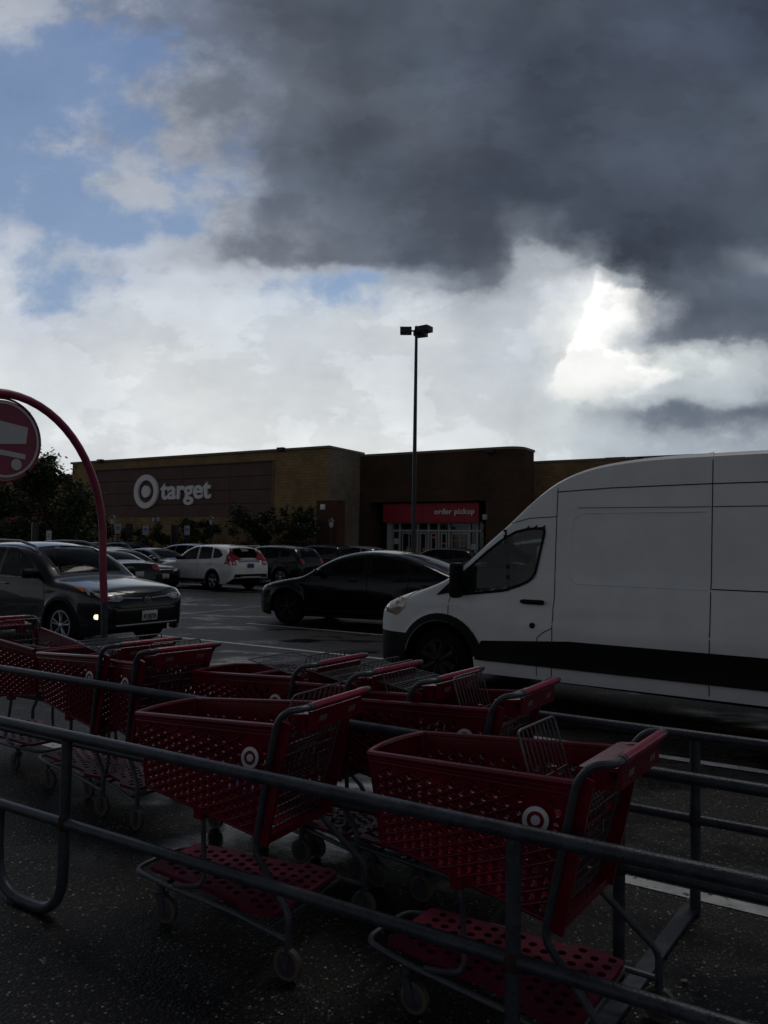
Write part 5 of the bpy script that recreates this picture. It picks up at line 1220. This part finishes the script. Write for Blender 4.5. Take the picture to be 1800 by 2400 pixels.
    m = MB()
    for y0 in (.135, -.09):
        m = MB()
        for k in range(4): m.box((.0035, y0-.014*k, .985), (.003, .004, .024), Matrix.Rotation(.5, 3, 'X'))
        m.build('console_mark', pmat('mark_grey', (.25, .22, .22), .5), hd, smooth=False)
    # rear wire gate
    gt = MB(); 
    if gate == 'down': a, b = V((.115, 0, .955)), V((.235, 0, .50))
    else: a, b = V((.115, 0, .965)), V((.53, 0, 1.02))
    ya, yb = .225, .20
    gt.tube([a+V((0, -ya, 0)), b+V((0, -yb, 0)), b+V((0, yb, 0)), a+V((0, ya, 0))], .004, 6)
    for k in range(15):
        q = -1+2*k/14; gt.tube([a+V((0, q*ya, 0)), b+V((0, q*yb, 0))], .0024, 5, cap=False)
    for k in range(1, 10 if gate == 'down' else 5):
        q = k/(10 if gate == 'down' else 5); p = a.lerp(b, q); gt.tube([p+V((0, -ya, 0)), p+V((0, ya*.96, 0))], .0026, 5, cap=False)
    gt.build('rear_gate', M_wire, root)
    # child seat: red back panel with pictograms and folding wire flap
    if gate == 'down':
        m = MB(); o_ = V((.155, 0, .93)); dn = (V((.225, 0, .60))-o_).normalized(); nrm = V((-dn.z, 0, dn.x))
        plate(m, roundpoly([(-.13, .07), (.13, .07), (.13, .25), (-.13, .25)], .02), [], lambda a_, b_, w: o_+V((0, a_, 0))+dn*b_+nrm*(-.012+w), .006); sp__ = m.build('seat_panel', M_red, root, smooth=False)
        m = MB()
        def mk(y, b_, w, h): m.box(o_+V((0, y, 0))+dn*b_+nrm*(-.0135), (.002, w, h))
        for y, b_, w, h in ((0, .085, .22, .0018), (0, .235, .22, .0018), (.11, .16, .0018, .15), (-.11, .16, .0018, .15)): mk(y, b_, w, h)
        for y in (-.07, -.023, .023, .07): mk(y, .15, .006, .022); mk(y+.008, .155, .010, .004); mk(y, .135, .008, .008); mk(y, .18, .03, .003); mk(y, .19, .025, .003)
        for b_ in (.10, .108, .21, .218): mk(0, b_, .15, .0022)
        m.build('pictograms', pmat('faint_print', (.45, .30, .30), .6), sp__, smooth=False)
    fl = MB()
    if child_open: a, b = V((.30, 0, .80)), V((.385, 0, 1.065)); yy = .155
    else: a, b = V((.165, 0, .84)), V((.105, 0, 1.075)); yy = .185
    pr = fillet([a+V((0, -yy, 0)), b+V((0, -yy, 0)), b+V((0, yy, 0)), a+V((0, yy, 0))], .025, 4)
    fl.tube(pr, .0042, 6); fl.tube([a.lerp(b, .35)+V((0, -yy, 0)), a.lerp(b, .35)+V((0, yy, 0))], .0035, 5)
    for k in range(1, 9): q = -1+2*k/9; fl.tube([a+V((0, q*yy, 0)), b+V((0, q*yy, 0))], .0024, 5, cap=False)
    if child_open: fl.tube([a+V((0, yy, .04)), V((.17, .20, .83))], .003, 5); fl.tube([a+V((0, -yy, .04)), V((.17, -.20, .83))], .003, 5)
    f_ = fl.build('child_seat_flap', M_wire, root)
    if child_open:
        m = MB().box((.235, 0, .775), (.16, .36, .012)).build('child_seat', M_red, root, bevel=.004)
        m = MB(); m.tube([a+V((.01, -.05, -.02)), a+V((.035, -.05, .07)), a+V((.035, -.048, .11))], .010, 8); m.tube([a+V((.01, .09, -.02)), a+V((.02, .09, .04))], .008, 8); m.build('seat_strap', M_redgrip, f_)
    # casters
    for (x, y, r_, st) in ((.03, .29, .0625, 0), (.03, -.29, .0625, 0), (.80, .20, .058, .04), (.80, -.20, .058, .04)):
        cz = MB(); top_ = .155 if x > .5 else .135; cx = x-st*.9
        cz.lathe([(.016, top_-.03), (.016, top_)], 12, 'z', (x, y, 0))
        for s in (-1, 1): cz.add([(x-.022, y+s*.020, top_-.028), (x+.022, y+s*.020, top_-.028), (cx+.010, y+s*.020, r_-.012), (cx-.010, y+s*.020, r_-.012)]+[(x-.022, y+s*.023, top_-.028), (x+.022, y+s*.023, top_-.028), (cx+.010, y+s*.023, r_-.012), (cx-.010, y+s*.023, r_-.012)], [(0, 1, 2, 3), (7, 6, 5, 4), (0, 4, 5, 1), (1, 5, 6, 2), (2, 6, 7, 3), (3, 7, 4, 0)])
        cz.box((x, y, top_-.028), (.046, .046, .004)); cb = cz.build('caster', M_tube, root)
        w = MB().lathe([(r_*.72, -.014), (r_*.97, -.012), (r_, -.004), (r_, .004), (r_*.97, .012), (r_*.72, .014)], 24, 'y', (cx, y, r_)).build('caster_wheel', M_tread, cb)
        MB().lathe([(.008, -.019), (.02, -.018), (r_*.72, -.0145), (r_*.72, .0145), (.02, .018), (.008, .019)], 20, 'y', (cx, y, r_)).build('caster_hub', M_dkpur, cb)
    return root
def pose_cart(r, s, n, yaw, label):
    r.location = SN(s, n); r.rotation_euler = (0, 0, YAW_S+pi-yaw)      # forward = -S turned towards +N by yaw
    tag(r, label, 'shopping cart', 'red shopping carts in the corral'); return r
A_ = build_cart(True, 'down'); B_ = build_cart(False, 'down'); C_ = build_cart(False, 'up')
pose_cart(A_, -.583, 2.675, .078, 'nearest red cart at the right front, wire child seat flap standing open')
pose_cart(B_, -1.859, 2.745, -.029, 'red cart in the middle of the front lane with a pictogram seat panel')
pose_cart(C_, -2.469, 3.664, .039, 'red cart at the left end of the nested row of four in the back lane')
r = copy_tree(C_); pose_cart(r, -2.076, 3.612, .07, 'second red cart from the left in the nested row of four')
D_ = build_cart(True, 'up')
pose_cart(D_, -1.703, 3.614, .075, 'red cart in the nested back row with an upright wire flap, third from the left')
r = copy_tree(A_); pose_cart(r, -1.242, 3.53, .029, 'rearmost red cart of the nested back row, its cup console showing')
r = copy_tree(C_); pose_cart(r, -3.91, 3.55, .089, 'red cart just right of the hoop pole, front one of a nested pair')
r = copy_tree(B_); pose_cart(r, -3.526, 3.50, .178, 'red cart right of the hoop pole, rear one of a nested pair with pictogram panel')
r = copy_tree(A_); r.location = SN(-6.02, 3.86); r.rotation_euler = (0, 0, YAW_S+radians(-8)); tag(r, 'red cart at the left edge pointing right, the only one facing that way', 'shopping cart', 'red shopping carts in the corral')

# ------------------------------------------------------------------ cart corral of pipe rails
RR = .0245
def rail_side(n, s0, s1, uloops, posts, label, endU=None, skew=0):
    r = empty('corral_rail', SN(s0, n)); tag(r, label, 'rail', 'pipe rails of the cart corral')
    def q(s, z, dn=0): return SN(s, n+dn+(s-s0)*skew, z)-SN(s0, n)
    MB().tube([q(s0+(s1-s0)*k/6, .82) for k in range(7)], RR, 14).build('top_rail', M_rail, r)
    MB().tube([q(s0+(s1-s0)*k/6, .43) for k in range(7)], RR*.95, 14).build('lower_rail', M_rail, r)
    for s in posts:
        p = MB().tube([q(s, .80), q(s, .0)], RR, 12).build('post', M_rail, r)
        MB().lathe([(RR*1.05, -.03), (RR*1.22, -.008), (RR*1.22, .008), (RR*1.05, .03)], 12, 'z', q(s, .43)).build('weld', M_rust, p)
    for (sa, sb) in uloops:
        pts = fillet([q(sa, .43), q(sa, .02), q(sb, .02), q(sb, .80)], .2, 10)
        p = MB().tube(pts, RR, 12).build('looped_leg', M_rail, r); MB().lathe([(RR*1.05, -.03), (RR*1.25, -.01), (RR*1.25, .01), (RR*1.05, .03)], 12, 'z', q(sb, .43)).build('weld', M_rust, p)
    return r
rail_side(2.26, -6.6, 1.2, [(-3.50, -3.02)], [-.89, -5.3, .9], 'nearest pipe rail running across the whole picture in front of the carts', skew=.006)
rail_side(3.19, -6.6, 1.2, [], [-.79, .9], 'middle pipe rail dividing the two lanes of carts', skew=.0)
rail_side(3.93, -6.6, 1.2, [], [-.62, .9], 'farthest pipe rail beside the white van', skew=.0)
cbr = MB(); a, b = SN(-.80, 2.28), SN(-.64, 3.95); d = (b-a).normalized(); p = V((-d.y, d.x, 0))
cbr.add([a-p*.034+V((0, 0, .006)), a+p*.034+V((0, 0, .006)), b+p*.034+V((0, 0, .006)), b-p*.034+V((0, 0, .006))]+[a-p*.034+V((0, 0, .022)), a+p*.034+V((0, 0, .022)), b+p*.034+V((0, 0, .022)), b-p*.034+V((0, 0, .022))], [(0, 3, 2, 1), (4, 5, 6, 7), (0, 1, 5, 4), (1, 2, 6, 5), (2, 3, 7, 6), (3, 0, 4, 7)])
tag(cbr.build('base_plate', M_rail, None, smooth=False), 'flat steel cross plate on the asphalt joining the feet of the rail posts', 'plate')

# ------------------------------------------------------------------ red hoop with the round cart sign
SH = -4.8; NM = (2.27+3.88)/2; RH = (3.88-2.27)/2
hoop = empty('sign_hoop', SN(SH, NM)); tag(hoop, 'tall red pipe hoop over the corral with dark lower legs', 'hoop')
def hp(dn, z): return SN(SH, NM+dn, z)-SN(SH, NM)
ZS = 1.66; HT = 2.675-ZS
pts = [hp(-RH-.03, 1.24), hp(-RH-.01, 1.45)]+[hp(-RH*cos(pi*k/32), ZS+HT*sin(pi*k/32)) for k in range(33)]+[hp(RH+.01, 1.45), hp(RH+.03, 1.24)]
MB().tube(pts, .0285, 14).build('arch', M_pink, hoop)
for sg_ in (-1, 1): MB().tube([hp(sg_*(RH+.03), 1.24), hp(sg_*(RH+.065), 0)], .024, 12).build('leg', M_rail, hoop)
sgn = empty('round_sign', SN(SH, NM-.02, 2.365)); sgn.rotation_euler = (0, 0, YAW_S+pi/2); tag(sgn, 'round red sign with a white cart symbol hanging inside the hoop', 'sign')
# sign space: +x = picture right (along N), -y faces the camera side (+S)
RS = .262
m = MB(); plate(m, circ(0, 0, RS, 56), [], lambda a, b, w: V((a, -w, b)), .006); fc = m.build('sign_face', M_signface, sgn, smooth=False)
m = MB(); plate(m, circ(0, 0, RS-.008, 56), [circ(0, 0, RS-.024, 56)], lambda a, b, w: V((a, -.008-w, b)), .002)
plate(m, [(-.20, .135), (.169, .102), (.157, -.011), (-.15, -.048)], [], lambda a, b, w: V((a, -.008-w, b)), .002)
plate(m, [(-.155, -.060), (.157, -.084), (.157, -.118), (-.155, -.094)], [], lambda a, b, w: V((a, -.008-w, b)), .002)
for cx in (.093, -.10): plate(m, circ(cx, -.159, .038, 24), [], lambda a, b, w: V((a, -.008-w, b)), .002)
m.build('cart_symbol', M_signwhite, fc, smooth=False)
m = MB().tube([V((.278*cos(2*pi*k/48), .012, .278*sin(2*pi*k/48))) for k in range(48)], .0085, 8, closed=True); m.build('hanging_ring', M_pink, sgn)
for a in (48, -48, 132, -132): MB().tube([(.256*cos(radians(a)), -.012, .256*sin(radians(a))), (.278*cos(radians(a)), .012, .278*sin(radians(a)))], .011, 8).build('clip', M_black, sgn)
MB().tube([(0, .012, .276), (0, .012, .31)], .008, 8).build('hanger', M_black, sgn)

# ------------------------------------------------------------------ people
def person(label, clothes, bottoms, pose='stand', loc=(0, 0, 0), yaw=0):
    root = empty('person', loc, yaw); tag(root, label, 'person')
    def skin(verts, edges, radii, nm, mat, lev=2):
        me = bpy.data.meshes.new(nm); me.from_pydata(verts, edges, []); o = bpy.data.objects.new(nm, me); COL.objects.link(o); o.parent = root
        sk = o.modifiers.new('s', 'SKIN'); 
        for i, r_ in enumerate(radii): me.skin_vertices[0].data[i].radius = (r_, r_*(.78 if r_ > .1 else 1))
        me.skin_vertices[0].data[0].use_root = True; o.modifiers.new('b', 'SUBSURF').levels = lev; o.modifiers['b'].render_levels = lev
        me.materials.append(mat); return o
    sit = pose == 'sit'
    hz = 0.0 if sit else .93
    J = [(0, 0, hz), (0, 0, hz+.22), (0, 0, hz+.42), (0, 0, hz+.52), (.01, 0, hz+.60)]
    R = [.15, .135, .16, .07, .055]; E_ = [(0, 1), (1, 2), (2, 3), (3, 4)]
    def ch(start, pts, rs):
        k = start
        for p, r_ in zip(pts, rs): J.append(p); R.append(r_); E_.append((k, len(J)-1)); k = len(J)-1
        return k
    hands = []
    for s in (-1, 1):
        if sit: e = ch(2, [(.02, s*.17, hz+.43), (.14, s*.23, hz+.22), (.36, s*.16, hz+.30)], [.06, .045, .032])
        else: e = ch(2, [(.0, s*.18, hz+.44), (.02, s*.24, hz+.16), (.10, s*.24, hz-.06)], [.06, .045, .032])
        hands.append(J[e])
        if sit: ch(0, [(.10, s*.10, hz-.02), (.45, s*.12, hz+.02), (.52, s*.12, hz-.36)], [.095, .07, .05])
        else: ch(0, [(.0, s*.09, hz-.10), (.02, s*.10, .50), (-.02, s*.10, .09), (.12, s*.12, .04)], [.095, .065, .045, .04])
    skin(J, E_, R, 'body', clothes)
    hd = MB().lathe([(.02, -.12), (.055, -.105), (.07, -.05), (.078, 0), (.075, .05), (.05, .095), (.01, .11)], 16, 'z'); hd.v = [(v[0]*1.15+(.012 if v[2] < -.05 else 0), v[1], v[2]) for v in hd.v]
    hd.tube([(.085, 0, .01), (.105, 0, -.02), (.085, 0, -.03)], .012, 6)
    for s in (-1, 1): hd.lathe([(.008, -.006), (.018, 0), (.008, .006)], 8, 'y', (0, s*.08, -.005))
    h = hd.build('head', M_skin, root); h.location = (.03, 0, hz+.72)
    hr = MB().lathe([(.082, -.02), (.090, .02), (.085, .06), (.055, .108), (.01, .125)], 16, 'z'); hr.v = [(v[0]*1.15-.014, v[1], v[2]) for v in hr.v]
    if sit:
        hr.tube([(-.05, .055, .0), (-.06, .065, -.12), (-.03, .07, -.20)], [.035, .04, .02], 8); hr.tube([(-.05, -.055, .0), (-.06, -.065, -.12), (-.03, -.07, -.20)], [.035, .04, .02], 8)
    hr.build('hair', M_hair, h)
    for s, e in zip((-1, 1), hands):
        o = V(e); m = MB(); dx = V((1, 0, .1)) if sit else V((.3, 0, -.95)); dx.normalize(); sd_ = V((0, 1, 0)); m.tube([o, o+dx*.05, o+dx*.09], [.030, .038, .034], 8)
        for k in range(4):
            b_ = o+dx*.085+sd_*(k-1.5)*.018; l = [.07, .08, .075, .06][k]; cu = dx.cross(sd_)*(-.5 if sit else .3); m.tube([b_, b_+dx*l*.5+cu*.01, b_+dx*l*.8+cu*.03], [.009, .008, .007], 6)
        m.tube([o+dx*.03-sd_*s*.03, o+dx*.06-sd_*s*.055, o+dx*.09-sd_*s*.055], [.010, .009, .008], 6); m.build('hand', M_skin, root)
    return root
pz = SUVC['root'].location+Matrix.Rotation(radians(-32), 3, 'Z') @ V((SUVC['H2']-2.38, .38, .72))
person('long-haired driver in dark clothes behind the windscreen of the charcoal SUV, hands on the wheel', M_cloth, M_cloth, 'sit', pz, radians(-32))
person('short-haired person in a pale shirt standing behind the white crossover', M_clothb, M_cloth, 'stand', at(433, 41.5), radians(-100))
# ------------------------------------------------------------------ small things
def litter(name, label, loc, size, mat, seed, group=None):
    rnd = random.Random(seed); m = MB(); n = 9; vs = [V((0, 0, size*.22))]
    for k in range(n): a = 2*pi*k/n; r = size*rnd.uniform(.55, 1.1); vs.append(V((cos(a)*r, sin(a)*r*.6, size*rnd.uniform(.02, .25))))
    fs = [(0, k+1, (k+1) % n+1) for k in range(n)]; vs2 = [v-V((0, 0, size*.03)) for v in vs]; m.add(vs+vs2, fs+[(f[0]+n+1, f[2]+n+1, f[1]+n+1) for f in fs]+[(k+1, k+n+2, (k+1) % n+n+2, (k+1) % n+1) for k in range(n)])
    o = m.build(name, mat, None, smooth=False); o.location = loc; tag(o, label, 'litter', group); return o
M_paper = pmat('pale_scrap', (.14, .135, .13), .8, var=.2, vscale=60)
litter('paper_scrap', 'small pale scrap lying on the asphalt right of the nearest cart', (1.211, 3.10, .008), .018, M_paper, 3)
f_ = V((-cos(.078), 0, 0)); cl = A_.matrix_basis @ V((.47, .05, .206))
litter('leaf_scrap', 'tiny crumpled leaf on the lower rack of the nearest cart', cl, .022, pmat('dry_leaf', (.30, .20, .14), .8, var=.3), 5)
pk = MB().box((0, 0, 0), (.20, .12, .09)); o = pk.build('blue_package', pmat('blue_wrap', (.012, .02, .16), .35, var=.3, vscale=20), None, bevel=.02)
o.matrix_basis = B_.matrix_basis @ Matrix.Translation((.46, .09, .595)); tag(o, 'small blue package lying in the basket of the middle cart', 'package')
